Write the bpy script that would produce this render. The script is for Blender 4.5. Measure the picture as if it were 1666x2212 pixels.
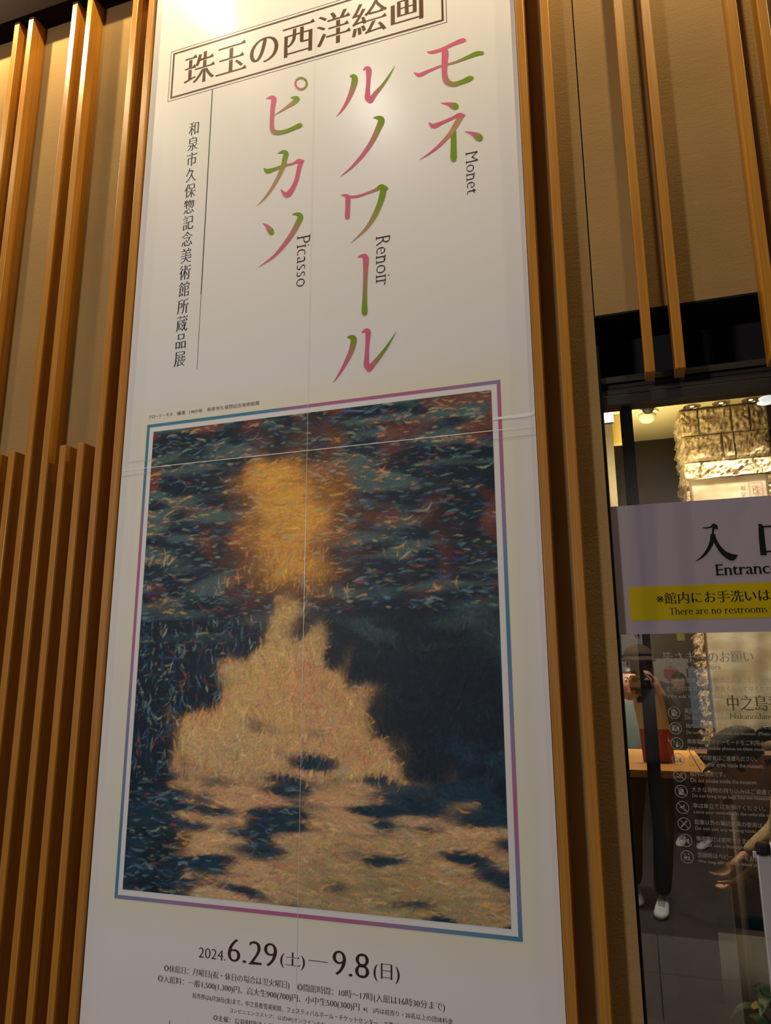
import bpy, bmesh, math, random
import numpy as np
from mathutils import Vector, Matrix

for o in list(bpy.data.objects):
    bpy.data.objects.remove(o)
SC = bpy.context.scene
COL = SC.collection
rnd = random.Random(7)

# ------------------------------------------------------------------ camera
CAM = Vector((0.0, -2.35, 1.50))
F_PX = 1590.0
RC = [[0.9484415101708006, -0.07240538716346738, -0.30857116147598695],
      [0.31692751784720113, 0.20449612402562828, 0.926141611034569],
      [-0.0039560354072297734, -0.9761858404874573, 0.21689987232742552]]
cd = bpy.data.cameras.new('camera')
cam = bpy.data.objects.new('camera', cd)
COL.objects.link(cam)
cd.sensor_fit = 'HORIZONTAL'
cd.sensor_width = 36.0
cd.lens = F_PX * 36.0 / 1666.0
cd.clip_start = 0.02
cd.clip_end = 200
M = Matrix([[RC[r][0], -RC[r][1], -RC[r][2]] for r in range(3)]).to_4x4()
M.translation = CAM
cam.matrix_world = M
SC.camera = cam

# ------------------------------------------------------------------ world and exposure
SC.view_settings.view_transform = 'Standard'
SC.view_settings.look = 'None'
SC.view_settings.exposure = 0.0
SC.view_settings.gamma = 1.0
SC.view_settings.use_curve_mapping = False
W_ = bpy.data.worlds.new('night_street_glow')
SC.world = W_
W_.use_nodes = True
W_.node_tree.nodes['Background'].inputs[0].default_value = (0.55, 0.56, 0.72, 1)
W_.node_tree.nodes['Background'].inputs[1].default_value = 0.09
SC.cycles.max_bounces = 6
SC.cycles.transparent_max_bounces = 12
SC.cycles.sample_clamp_indirect = 4.0


def light(kind, name, loc, energy, color, target=None, **kw):
    d = bpy.data.lights.new(name, kind)
    d.energy = energy
    d.color = color
    for k, v in kw.items():
        setattr(d, k, v)
    o = bpy.data.objects.new(name, d)
    COL.objects.link(o)
    o.location = loc
    if target is not None:
        o.rotation_euler = (Vector(target) - Vector(loc)).to_track_quat('-Z', 'Y').to_euler()
    return o


LAMP_Z = 5.14
WARM = (1.0, 0.79, 0.44)
CREAM = (1.0, 0.87, 0.70)
for lx, e in ((-4.2, 80), (-2.9, 125), (-1.98, 46), (-1.1, 30), (0.30, 135), (1.9, 105)):
    light('SPOT', 'wall_wash_lamp', (lx, -0.43, LAMP_Z), e, WARM, (lx, -0.30, 2.2),
          spot_size=math.radians(150), spot_blend=0.15, shadow_soft_size=0.03)
light('SPOT', 'banner_spot_lamp', (-1.36, -1.53, LAMP_Z), 19, (1.0, 0.94, 0.86), (-1.0, 0.0, 3.7),
      spot_size=math.radians(62), spot_blend=1.0, shadow_soft_size=0.05)
light('AREA', 'street_side_light', (-3.3, -5.3, 2.6), 112, (1.0, 0.93, 0.93), (-0.6, 0, 1.6),
      shape='RECTANGLE', size=0.5, size_y=0.5)
light('AREA', 'people_fill_light', (0.7, -1.5, 5.1), 60, (1.0, 0.92, 0.84), (0.2, -3.4, 0.8),  # added fill, no fixture: brightens the fronts of the people mirrored in the glass
      shape='DISK', size=0.4, spread=math.radians(80))
# museum lobby downlights, then added fill lights
for lx in (0.53, 0.73, 0.93):
    light('SPOT', 'lobby_downlight_lamp', (lx, 3.10, 3.40), 170, (1.0, 0.88, 0.62), (lx, 3.24, 2.5),
          spot_size=math.radians(60), spot_blend=0.6, shadow_soft_size=0.02)
light('AREA', 'lobby_ceiling_fill', (0.02, 2.9, 2.55), 30, (1.0, 0.82, 0.38), (0.02, 2.95, 4.2),  # added upward fill hanging in mid-air, brightens the lobby ceiling
      shape='DISK', size=0.4, spread=math.radians(125))
light('AREA', 'attendant_fill_light', (0.0, 3.1, 2.3), 9, (1.0, 0.82, 0.62), (-0.1, 3.6, 1.4),  # added fill for the attendant, not a real desk lamp
      shape='DISK', size=0.2)
light('AREA', 'counter_fill_light', (0.0, 2.3, 3.2), 60, (1.0, 0.80, 0.50), (0.2, 2.5, 1.0),  # added fill above the counter top, no fixture there
      shape='DISK', size=0.25)


# ------------------------------------------------------------------ helpers
def at(px, py, Y=0.0):
    """the point of the plane y = Y that the photograph shows at pixel (px, py)"""
    a, b, c = px - 833.0, py - 1106.0, F_PX
    d = Vector([RC[r][0] * a + RC[r][1] * b + RC[r][2] * c for r in range(3)])
    return CAM + d * ((Y - CAM.y) / d.y)


def tag(o, label=None, cat=None, group=None, kind=None):
    if label: o['label'] = label
    if cat: o['category'] = cat
    if group: o['group'] = group
    if kind: o['kind'] = kind
    return o


def empty(name, loc=(0, 0, 0), **kw):
    o = bpy.data.objects.new(name, None)
    COL.objects.link(o)
    o.location = loc
    return tag(o, **kw)


def link(name, me, mat=None, parent=None, loc=None, **kw):
    o = bpy.data.objects.new(name, me)
    COL.objects.link(o)
    if mat is not None and not me.materials:
        for m in (mat if isinstance(mat, (list, tuple)) else [mat]):
            me.materials.append(m)
    if parent is not None:
        o.parent = parent
        o.location = -parent.location if loc is None else loc
    elif loc is not None:
        o.location = loc
    return tag(o, **kw)


def bm_box(bm, x0, x1, y0, y1, z0, z1, bev=0.0, mi=0):
    vs = [bm.verts.new(p) for p in ((x0, y0, z0), (x1, y0, z0), (x1, y1, z0), (x0, y1, z0),
                                    (x0, y0, z1), (x1, y0, z1), (x1, y1, z1), (x0, y1, z1))]
    fs = []
    for q in ((0, 3, 2, 1), (4, 5, 6, 7), (0, 1, 5, 4), (1, 2, 6, 5), (2, 3, 7, 6), (3, 0, 4, 7)):
        f = bm.faces.new([vs[i] for i in q])
        f.material_index = mi
        fs.append(f)
    if bev:
        es = list({e for f in fs for e in f.edges})
        bmesh.ops.bevel(bm, geom=es, offset=bev, segments=2, profile=0.5, affect='EDGES')


def to_mesh(bm, name='m', smooth=False):
    me = bpy.data.meshes.new(name)
    bm.to_mesh(me)
    bm.free()
    if smooth:
        for p in me.polygons: p.use_smooth = True
    return me


def box(name, x0, x1, y0, y1, z0, z1, mat, bev=0.0, parent=None, **kw):
    """a box whose object origin sits at its base centre"""
    c = Vector(((x0 + x1) / 2, (y0 + y1) / 2, z0))
    bm = bmesh.new()
    bm_box(bm, x0 - c.x, x1 - c.x, y0 - c.y, y1 - c.y, 0, z1 - z0, bev)
    me = to_mesh(bm, name)
    pl = parent.location if parent is not None else Vector((0, 0, 0))
    return link(name, me, mat, parent, c - pl, **kw)


def lathe(prof, seg=20):
    bm = bmesh.new()
    rings = []
    for r, z in prof:
        rings.append([bm.verts.new((r * math.cos(2 * math.pi * i / seg), r * math.sin(2 * math.pi * i / seg), z)) for i in range(seg)])
    for a, b in zip(rings, rings[1:]):
        for i in range(seg):
            bm.faces.new((a[i], a[(i + 1) % seg], b[(i + 1) % seg], b[i]))
    bm.faces.new(rings[0][::-1])
    bm.faces.new(rings[-1])
    bmesh.ops.recalc_face_normals(bm, faces=bm.faces)
    return bm


def tube(bm, pts, r, seg=8):
    pts = [Vector(p) for p in pts]
    rr = r if isinstance(r, (list, tuple)) else [r] * len(pts)
    rings = []
    for i, p in enumerate(pts):
        d = (pts[min(i + 1, len(pts) - 1)] - pts[max(i - 1, 0)]).normalized()
        u = d.orthogonal().normalized() if i == 0 else (u - d * u.dot(d)).normalized()
        v = d.cross(u)
        rings.append([bm.verts.new(p + (u * math.cos(2 * math.pi * k / seg) + v * math.sin(2 * math.pi * k / seg)) * rr[i]) for k in range(seg)])
    for a, b in zip(rings, rings[1:]):
        for k in range(seg):
            bm.faces.new((a[k], a[(k + 1) % seg], b[(k + 1) % seg], b[k]))
    bm.faces.new(rings[0][::-1])
    bm.faces.new(rings[-1])


# ------------------------------------------------------------------ materials
def nt(name):
    m = bpy.data.materials.new(name)
    m.use_nodes = True
    t = m.node_tree
    return m, t, t.nodes, t.links, t.nodes['Principled BSDF']


def plain(name, col, rough=0.5, metal=0.0, emit=None, spec=None, noise=0.0, nscale=60, bump=0.0):
    m, t, N, L, B = nt(name)
    B.inputs['Base Color'].default_value = (*col, 1)
    B.inputs['Roughness'].default_value = rough
    B.inputs['Metallic'].default_value = metal
    if spec is not None: B.inputs['Specular IOR Level'].default_value = spec
    if emit:
        B.inputs['Emission Color'].default_value = (*emit[0], 1)
        B.inputs['Emission Strength'].default_value = emit[1]
    if noise or bump:
        tc = N.new('ShaderNodeTexCoord'); n = N.new('ShaderNodeTexNoise')
        n.inputs['Scale'].default_value = nscale; n.inputs['Detail'].default_value = 5
        L.new(tc.outputs['Object'], n.inputs['Vector'])
        if noise:
            mx = N.new('ShaderNodeMix'); mx.data_type = 'RGBA'
            mx.inputs[6].default_value = (*[c * (1 - noise) for c in col], 1)
            mx.inputs[7].default_value = (*[min(1, c * (1 + noise)) for c in col], 1)
            L.new(n.outputs['Fac'], mx.inputs[0]); L.new(mx.outputs[2], B.inputs['Base Color'])
        if bump:
            b = N.new('ShaderNodeBump'); b.inputs['Strength'].default_value = bump
            b.inputs['Distance'].default_value = 0.004
            L.new(n.outputs['Fac'], b.inputs['Height']); L.new(b.outputs[0], B.inputs['Normal'])
    return m


def wood_mat(name, dark, lite, rough=0.45):
    m, t, N, L, B = nt(name)
    tc = N.new('ShaderNodeTexCoord'); mp = N.new('ShaderNodeMapping')
    oi = N.new('ShaderNodeObjectInfo'); ad = N.new('ShaderNodeVectorMath'); ad.operation = 'ADD'
    L.new(tc.outputs['Object'], ad.inputs[0])
    cx = N.new('ShaderNodeCombineXYZ')
    mu = N.new('ShaderNodeMath'); mu.operation = 'MULTIPLY'; mu.inputs[1].default_value = 9.0
    L.new(oi.outputs['Random'], mu.inputs[0]); L.new(mu.outputs[0], cx.inputs[0]); L.new(mu.outputs[0], cx.inputs[2])
    L.new(cx.outputs[0], ad.inputs[1]); L.new(ad.outputs[0], mp.inputs[0])
    mp.inputs['Scale'].default_value = (150, 150, 2.2)
    n = N.new('ShaderNodeTexNoise'); n.inputs['Scale'].default_value = 1.0; n.inputs['Detail'].default_value = 6
    n.inputs['Roughness'].default_value = 0.6
    L.new(mp.outputs[0], n.inputs['Vector'])
    cr = N.new('ShaderNodeValToRGB')
    cr.color_ramp.elements[0].position = 0.32; cr.color_ramp.elements[0].color = (*dark, 1)
    cr.color_ramp.elements[1].position = 0.66; cr.color_ramp.elements[1].color = (*lite, 1)
    L.new(n.outputs['Fac'], cr.inputs[0]); L.new(cr.outputs[0], B.inputs['Base Color'])
    b = N.new('ShaderNodeBump'); b.inputs['Strength'].default_value = 0.12; b.inputs['Distance'].default_value = 0.001
    L.new(n.outputs['Fac'], b.inputs['Height']); L.new(b.outputs[0], B.inputs['Normal'])
    B.inputs['Roughness'].default_value = rough
    B.inputs['Coat Weight'].default_value = 0.25
    B.inputs['Coat Roughness'].default_value = 0.35
    return m


def plaster_mat(name, c0, c1):
    m, t, N, L, B = nt(name)
    tc = N.new('ShaderNodeTexCoord')
    n1 = N.new('ShaderNodeTexNoise'); n1.inputs['Scale'].default_value = 1.6; n1.inputs['Detail'].default_value = 7
    n2 = N.new('ShaderNodeTexNoise'); n2.inputs['Scale'].default_value = 120; n2.inputs['Detail'].default_value = 3
    mp = N.new('ShaderNodeMapping'); mp.inputs['Scale'].default_value = (10, 10, 55)
    n3 = N.new('ShaderNodeTexNoise'); n3.inputs['Scale'].default_value = 1.0; n3.inputs['Detail'].default_value = 5
    L.new(tc.outputs['Object'], n1.inputs['Vector']); L.new(tc.outputs['Object'], n2.inputs['Vector'])
    L.new(tc.outputs['Object'], mp.inputs[0]); L.new(mp.outputs[0], n3.inputs['Vector'])
    cr = N.new('ShaderNodeValToRGB')
    cr.color_ramp.elements[0].position = 0.3; cr.color_ramp.elements[0].color = (*c0, 1)
    cr.color_ramp.elements[1].position = 0.7; cr.color_ramp.elements[1].color = (*c1, 1)
    L.new(n1.outputs['Fac'], cr.inputs[0]); L.new(cr.outputs[0], B.inputs['Base Color'])
    a = N.new('ShaderNodeMath'); a.operation = 'MULTIPLY_ADD'; a.inputs[1].default_value = 0.55
    L.new(n3.outputs['Fac'], a.inputs[0]); L.new(n2.outputs['Fac'], a.inputs[2])
    b = N.new('ShaderNodeBump'); b.inputs['Strength'].default_value = 0.32; b.inputs['Distance'].default_value = 0.0035
    L.new(a.outputs[0], b.inputs['Height']); L.new(b.outputs[0], B.inputs['Normal'])
    B.inputs['Roughness'].default_value = 0.92; B.inputs['Specular IOR Level'].default_value = 0.2
    return m


def vcol_mat(name, rough=0.4, bump=0.0, spec=0.4):
    """flat print: the inks come from the mesh's own colour attribute"""
    m, t, N, L, B = nt(name)
    a = N.new('ShaderNodeVertexColor'); a.layer_name = 'ink'
    L.new(a.outputs['Color'], B.inputs['Base Color'])
    B.inputs['Roughness'].default_value = rough
    B.inputs['Specular IOR Level'].default_value = spec
    return m


M_WOOD = wood_mat('cedar_slat', (0.32, 0.124, 0.008), (0.46, 0.200, 0.015), 0.36)
M_PLASTER = plaster_mat('beige_plaster', (0.28, 0.172, 0.063), (0.36, 0.226, 0.085))
M_BLACK = plain('black_metal', (0.010, 0.009, 0.010), 0.65, spec=0.25)
M_BROWNBLK = plain('brown_black_steel', (0.020, 0.013, 0.010), 0.5, noise=0.1)
M_SOFFIT = plain('dark_brown_soffit', (0.10, 0.058, 0.05), 0.8, noise=0.15, nscale=90, bump=0.3)
M_INK = plain('dark_brown_ink', (0.045, 0.022, 0.016), 0.45, spec=0.12, noise=0.04)
M_INKBLK = plain('black_ink', (0.010, 0.010, 0.011), 0.45, spec=0.12, noise=0.04)
M_INKTITLE = plain('brown_title_ink', (0.095, 0.048, 0.026), 0.42, spec=0.12, noise=0.04)
M_INKLINE = plain('green_black_line_ink', (0.022, 0.032, 0.022), 0.45, spec=0.12, noise=0.04)
M_PRINT = vcol_mat('colour_print_ink', 0.5, spec=0.15)
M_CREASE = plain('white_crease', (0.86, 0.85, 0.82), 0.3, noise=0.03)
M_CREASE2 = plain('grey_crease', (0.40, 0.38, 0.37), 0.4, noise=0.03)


def banner_mat():
    """satin white paper with the pale yellow halo that is printed round the picture"""
    m, t, N, L, B = nt('satin_banner_paper')
    tc = N.new('ShaderNodeTexCoord'); sp = N.new('ShaderNodeSeparateXYZ')
    L.new(tc.outputs['Object'], sp.inputs[0])

    def mth(op, a, b=None, c=None):
        n = N.new('ShaderNodeMath'); n.operation = op
        for i, v in enumerate((a, b, c)):
            if v is None: continue
            if isinstance(v, (int, float)): n.inputs[i].default_value = v
            else: L.new(v, n.inputs[i])
        return n.outputs[0]
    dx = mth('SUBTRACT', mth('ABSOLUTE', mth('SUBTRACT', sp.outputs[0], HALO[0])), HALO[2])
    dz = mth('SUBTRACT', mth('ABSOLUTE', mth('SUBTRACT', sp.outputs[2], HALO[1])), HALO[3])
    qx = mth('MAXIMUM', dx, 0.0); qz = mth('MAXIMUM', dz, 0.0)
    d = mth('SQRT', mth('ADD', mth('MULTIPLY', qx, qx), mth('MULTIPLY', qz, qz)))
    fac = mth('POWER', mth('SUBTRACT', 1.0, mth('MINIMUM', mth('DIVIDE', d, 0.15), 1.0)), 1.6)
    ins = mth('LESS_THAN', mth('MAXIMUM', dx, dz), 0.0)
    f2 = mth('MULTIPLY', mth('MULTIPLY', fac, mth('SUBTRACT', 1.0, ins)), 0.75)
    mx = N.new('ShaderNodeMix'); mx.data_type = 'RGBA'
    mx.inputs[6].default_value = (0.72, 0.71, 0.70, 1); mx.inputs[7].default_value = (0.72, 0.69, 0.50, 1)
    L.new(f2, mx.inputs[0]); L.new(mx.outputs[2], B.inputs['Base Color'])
    n = N.new('ShaderNodeTexNoise'); n.inputs['Scale'].default_value = 2.2; n.inputs['Detail'].default_value = 1
    L.new(tc.outputs['Object'], n.inputs['Vector'])
    b = N.new('ShaderNodeBump'); b.inputs['Strength'].default_value = 0.06; b.inputs['Distance'].default_value = 0.02
    L.new(n.outputs['Fac'], b.inputs['Height']); L.new(b.outputs[0], B.inputs['Normal'])
    B.inputs['Roughness'].default_value = 0.28
    B.inputs['Specular IOR Level'].default_value = 0.5
    return m


# ------------------------------------------------------------------ lettering
def text_mesh(s, serif=None, em=1.0, spacing=1.0):
    """outline of a line of text as verts / faces in em units; serif = 'cjk' or 'latin' thins
    the level strokes, thickens the upright ones and adds the triangles / slabs at stroke ends"""
    c = bpy.data.curves.new('t', 'FONT')
    c.body = s; c.size = 1.0; c.space_character = spacing; c.resolution_u = 5
    o = bpy.data.objects.new('t', c)
    COL.objects.link(o)
    dg = bpy.context.evaluated_depsgraph_get()
    oe = o.evaluated_get(dg)
    me = oe.to_mesh()
    V = [[v.co.x, v.co.y] for v in me.vertices]
    FC = [tuple(p.vertices) for p in me.polygons]
    oe.to_mesh_clear()
    bpy.data.objects.remove(o); bpy.data.curves.remove(c)
    # weld coincident verts
    key = {}; mp = []; V2 = []
    for x, y in V:
        k = (round(x, 5), round(y, 5))
        if k not in key:
            key[k] = len(V2); V2.append([x, y])
        mp.append(key[k])
    V = V2
    FC = [tuple(mp[i] for i in f) for f in FC]
    FC = [f for f in FC if len(set(f)) == len(f)]
    if not serif:
        return V, FC
    # orient faces ccw, find the outline
    E = {}
    F2 = []
    for f in FC:
        a = sum(V[f[i]][0] * V[f[(i + 1) % len(f)]][1] - V[f[(i + 1) % len(f)]][0] * V[f[i]][1] for i in range(len(f)))
        if abs(a) < 1e-10: continue
        if a < 0: f = f[::-1]
        F2.append(f)
    for f in F2:
        for i in range(len(f)):
            E[(f[i], f[(i + 1) % len(f)])] = 1
    out = {}
    inn = {}
    for a, b in E:
        if (b, a) not in E:
            out.setdefault(a, []).append(b); inn.setdefault(b, []).append(a)
    ax, ay = {'cjk': (0.008, -0.019), 'latin': (0.003, -0.020), 'light': (-0.010, -0.024), 'latinb': (0.016, -0.006), 'slim': (-0.004, -0.014), 'bold': (0.016, -0.014)}[serif]
    nv = {}
    for a in out:
        if a not in inn: continue
        p = V[inn[a][0]]; q = V[a]; r = V[out[a][0]]
        n1 = (q[1] - p[1], -(q[0] - p[0])); n2 = (r[1] - q[1], -(r[0] - q[0]))
        l1 = math.hypot(*n1) or 1e-9; l2 = math.hypot(*n2) or 1e-9
        u1 = (n1[0] / l1, n1[1] / l1); u2 = (n2[0] / l2, n2[1] / l2)
        sx = max(u1[0], u2[0], key=abs) if u1[0] * u2[0] >= 0 else u1[0] + u2[0]
        sy = max(u1[1], u2[1], key=abs) if u1[1] * u2[1] >= 0 else u1[1] + u2[1]
        nv[a] = (sx, sy)
    extra = []
    for a in out:
        for b in out[a]:
            if a not in inn or b not in out: continue
            p = V[inn[a][0]]; q = V[a]; r = V[b]; s_ = V[out[b][0]]
            ex, ey = r[0] - q[0], r[1] - q[1]
            pl = (q[0] - p[0], q[1] - p[1]); nl = (s_[0] - r[0], s_[1] - r[1])
            L_ = math.hypot(ex, ey)
            if serif in ('cjk', 'bold') and abs(ex) < 0.25 * abs(ey) and ey > 0 and 0.03 < L_ < 0.085:
                # right-hand end of a level stroke: outline goes up the end
                if pl[0] > 0.10 and abs(pl[1]) < 0.25 * pl[0] and nl[0] < -0.10 and abs(nl[1]) < 0.25 * -nl[0]:
                    top = r[1] - 0.014
                    extra.append(((r[0] - 0.10, top - 0.004), (r[0] + 0.035, q[1] + 0.014), (r[0] - 0.012, top + 0.062)))
            if serif in ('latin', 'slim', 'light', 'latinb') and abs(ey) < 0.12 * abs(ex) and 0.03 < L_ < 0.16:
                up = abs(pl[1]) > 2.5 * abs(pl[0]) and abs(nl[1]) > 2.5 * abs(nl[0]) and pl[1] * nl[1] < 0
                if up and max(abs(pl[1]), abs(nl[1])) > 0.10:
                    x0, x1 = min(q[0], r[0]), max(q[0], r[0]); y = (q[1] + r[1]) / 2
                    dn = 1 if ex > 0 else -1       # ccw: bottom edge runs to the right
                    e = 0.060; h = 0.022
                    extra.append(((x0 - e, y), (x1 + e, y), (x1 + e, y + dn * h), (x1 - 0.01, y + dn * h * 2.0), (x0 + 0.01, y + dn * h * 2.0), (x0 - e, y + dn * h)))
            if serif in ('latin', 'light', 'latinb') and abs(ex) < 0.02 and abs(ey) > 0.3:
                # upright edge with a level arm turning away: small wing at each convex corner
                for (c_, nb, yd) in ((q, pl, -1), (r, nl, 1)):
                    if abs(nb[1]) < 0.01 and abs(nb[0]) > 0.2:
                        sx_ = 1 if ey > 0 else -1
                        hy = -1 if ((c_ is r) == (ey > 0)) else 1
                        extra.append(((c_[0] - 0.02 * sx_, c_[1]), (c_[0] + 0.055 * sx_, c_[1]), (c_[0] + 0.055 * sx_, c_[1] + 0.022 * hy), (c_[0] - 0.02 * sx_, c_[1] + 0.045 * hy)))
    for a, (sx, sy) in nv.items():
        V[a][0] += ax * sx; V[a][1] += ay * sy
    for poly in extra:
        b0 = len(V)
        for p in poly: V.append([p[0], p[1], 0.00025])
        F2.append(tuple(range(b0, b0 + len(poly))))
    return V, F2


def plane_mesh(V, FC, Y):
    me = bpy.data.meshes.new('lettering')
    me.from_pydata([(v[0], Y - (v[2] if len(v) > 2 else 0), v[1]) for v in V], [], FC)
    return me


def fit(V, x0, x1, z0, z1, ref=None):
    R_ = ref or V
    a = min(v[0] for v in R_); b = max(v[0] for v in R_); c = min(v[1] for v in R_); d = max(v[1] for v in R_)
    return [[x0 + (x - a) / (b - a) * (x1 - x0), z0 + (v[1] - c) / (d - c) * (z1 - z0)] + list(v[2:]) for v in V for x in (v[0],)]


LETTER = {}


def put_text(name, s, Y, left, top, bottom, right, mat, parent, serif=None, prefix=None, **kw):
    """ink box from the pixels of its left end (px, top, bottom) and its right end"""
    zt = at(left, top, Y).z; zb = at(left, bottom, Y).z
    x0 = at(left, (top + bottom) / 2, Y).x; x1 = at(right[0], right[1], Y).x
    V, FC = text_mesh(s, serif)
    ref = None
    if prefix:
        ref, _ = text_mesh(prefix, serif)
    V = fit(V, x0, x1, zb, zt, ref)
    return link(name, plane_mesh(V, FC, Y), mat, parent, **kw)


def put_column(name, s, Y, xc, w, ztop, zbot, mat, parent, serif='cjk'):
    """upright column of square characters"""
    n = len(s); pitch = (ztop - zbot) / n
    AV = []; AF = []
    for i, ch in enumerate(s):
        V, FC = text_mesh(ch, serif)
        a = min(v[0] for v in V); b = max(v[0] for v in V)
        cx = (a + b) / 2
        zc = ztop - pitch * (i + 0.5)
        b0 = len(AV)
        AV += [[xc + (v[0] - cx) * w, zc + (v[1] - 0.35) * pitch * 0.98] + list(v[2:]) for v in V]
        AF += [tuple(k + b0 for k in f) for f in FC]
    return link(name, plane_mesh(AV, AF, Y), mat, parent)


def brush(strokes, Y, conv):
    """tapered brush strokes; each = ([(u, v, width), ...], colour0, colour1); conv maps (u, v) to (x, z)"""
    verts, faces, cols = [], [], []
    for k, (pts, c0, c1) in enumerate(strokes):
        P = []
        n = len(pts)
        for i in range(n - 1):
            p0, p1, p2, p3 = pts[max(i - 1, 0)], pts[i], pts[i + 1], pts[min(i + 2, n - 1)]
            for j in range(8):
                t = j / 8
                P.append(tuple(0.5 * (2 * p1[m] + (p2[m] - p0[m]) * t + (2 * p0[m] - 5 * p1[m] + 4 * p2[m] - p3[m]) * t * t +
                                      (3 * p1[m] - p0[m] - 3 * p2[m] + p3[m]) * t ** 3) for m in range(3)))
        P.append(tuple(pts[-1]))
        if P[-1][2] > 9:
            (ua, va, wa), (ub, vb, wb) = P[-2], P[-1]
            l = math.hypot(ub - ua, vb - va) or 1
            for q in (0.4, 0.7, 0.9, 0.99):
                P.append((ub + (ub - ua) / l * wb / 2 * q, vb + (vb - va) / l * wb / 2 * q, wb * math.sqrt(1 - q * q)))
        y = Y - 0.0001 * k
        base = len(verts)
        for i, (u, v, w) in enumerate(P):
            a = P[max(i - 1, 0)]; b = P[min(i + 1, len(P) - 1)]
            du, dv = b[0] - a[0], b[1] - a[1]
            l = math.hypot(du, dv) or 1
            nx, ny = -dv / l * max(w, 1.5) / 2, du / l * max(w, 1.5) / 2
            for s in (1, -1):
                x, z = conv(u + nx * s, v + ny * s)
                verts.append((x, y - 0.00001 * i, z))
                t = i / (len(P) - 1)
                t = min(max((t - 0.25) / 0.5, 0), 1); t = t * t * (3 - 2 * t)
                cols.append([c0[m] * (1 - t) + c1[m] * t for m in range(3)] + [1])
        for i in range(len(P) - 1):
            q = base + 2 * i
            faces.append((q, q + 1, q + 3, q + 2))
    me = bpy.data.meshes.new('brush')
    me.from_pydata(verts, [], faces)
    at_ = me.color_attributes.new('ink', 'FLOAT_COLOR', 'POINT')
    at_.data.foreach_set('color', [x for c in cols for x in c])
    return me


def quad_print(name, quads, Y, mat, parent, **kw):
    """flat printed rectangles / polygons, each a list of (x, z)"""
    V = []; FC = []
    for q in quads:
        b = len(V); V += [list(p) for p in q]; FC.append(tuple(range(b, b + len(q))))
    return link(name, plane_mesh(V, FC, Y), mat, parent, **kw)


def frame_quads(x0, x1, z0, z1, t):
    return [[(x0, z1 - t), (x1, z1 - t), (x1, z1), (x0, z1)], [(x0, z0), (x1, z0), (x1, z0 + t), (x0, z0 + t)],
            [(x0, z0 + t), (x0 + t, z0 + t), (x0 + t, z1 - t), (x0, z1 - t)], [(x1 - t, z0 + t), (x1, z0 + t), (x1, z1 - t), (x1 - t, z1 - t)]]


# ================================================================== the building front
YB = 0.084            # plaster face behind the slats
STRIP_Z = 4.734
CEIL_Z = 5.20
DOOR_X = -0.053
HEAD_Z = 2.704
FZ = 0.0

wall_back = box('wall_back', -4.6, DOOR_X, YB, YB + 0.25, FZ, CEIL_Z, M_PLASTER, kind='structure')
wall_header = box('wall_header', DOOR_X + 0.004, 3.2, YB, YB + 0.25, HEAD_Z, CEIL_Z, M_PLASTER, kind='structure')
wall_right = box('wall_right', 2.3, 3.2, YB, YB + 0.25, FZ, HEAD_Z - 0.002, M_PLASTER, kind='structure')
ceiling = box('ceiling', -4.6, 3.2, -3.4, -0.0175, CEIL_Z, CEIL_Z + 0.12, M_SOFFIT, kind='structure')
M_FASCIA = plain('brown_black_fascia', (0.008, 0.0055, 0.005), 1.0, noise=0.15, nscale=90, spec=0.0)
trim_1 = box('trim_1', -4.6, 3.2, -0.017, YB - 0.001, STRIP_Z, CEIL_Z + 0.1, M_FASCIA, kind='structure')
M_FLOOR = plain('dark_stone_paving', (0.055, 0.048, 0.042), 0.5, noise=0.25, nscale=14, bump=0.2)
floor_out = box('floor', -4.6, 3.2, -9.0, 6.2, -0.2, 0.0, M_FLOOR, kind='structure')
# paving slabs nearest the wall
M_SLAB = plain('grey_granite_slab', (0.13, 0.12, 0.11), 0.55, noise=0.3, nscale=35, bump=0.2)
slab_mesh = None
for i in range(8):
    for j in range(4):
        o = box('paving_slab', -3.0 + i * 0.6 + 0.003, -2.4 + i * 0.6 - 0.003, -2.4 + j * 0.6 + 0.003, -1.8 + j * 0.6 - 0.003, 0.0, 0.006, M_SLAB, 0.0, floor_out)
        if slab_mesh is None: slab_mesh = o.data
        else: o.data = slab_mesh

# slats: 30 x 84 mm cedar battens on a 90 mm module
SW = 0.030


def slat(x, z0, z1):
    bm = bmesh.new()
    bm_box(bm, 0, SW, 0, YB, 0, z1 - z0)
    es = [e for e in bm.edges if abs(e.verts[0].co.y) < 1e-5 and abs(e.verts[1].co.y) < 1e-5]
    bmesh.ops.bevel(bm, geom=es, offset=0.0018, segments=2, profile=0.5, affect='EDGES')
    me = to_mesh(bm, 'slat')
    return link('slat', me, M_WOOD, wall_back if x < DOOR_X else wall_header,
                Vector((x, 0, z0)) - (wall_back if x < DOOR_X else wall_header).location)


XL = -1.940   # slat beside the banner on its left
XR = -0.2565  # slat beside the banner on its right
top = STRIP_Z - 0.001
for i, kind in enumerate('LL' + 'SSLL' * 7):
    x = XL - 0.0900 * i
    if x < -4.5: break
    slat(x, 0.0, top if kind == 'L' else 2.440)
slat(XR, 0.0, top)
slat(XR + 0.0915, 0.0, top)
for k in range(7):
    for d in (0.0, 0.0905):
        slat(0.0945 + 0.3625 * k + d, 2.443, top)

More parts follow.
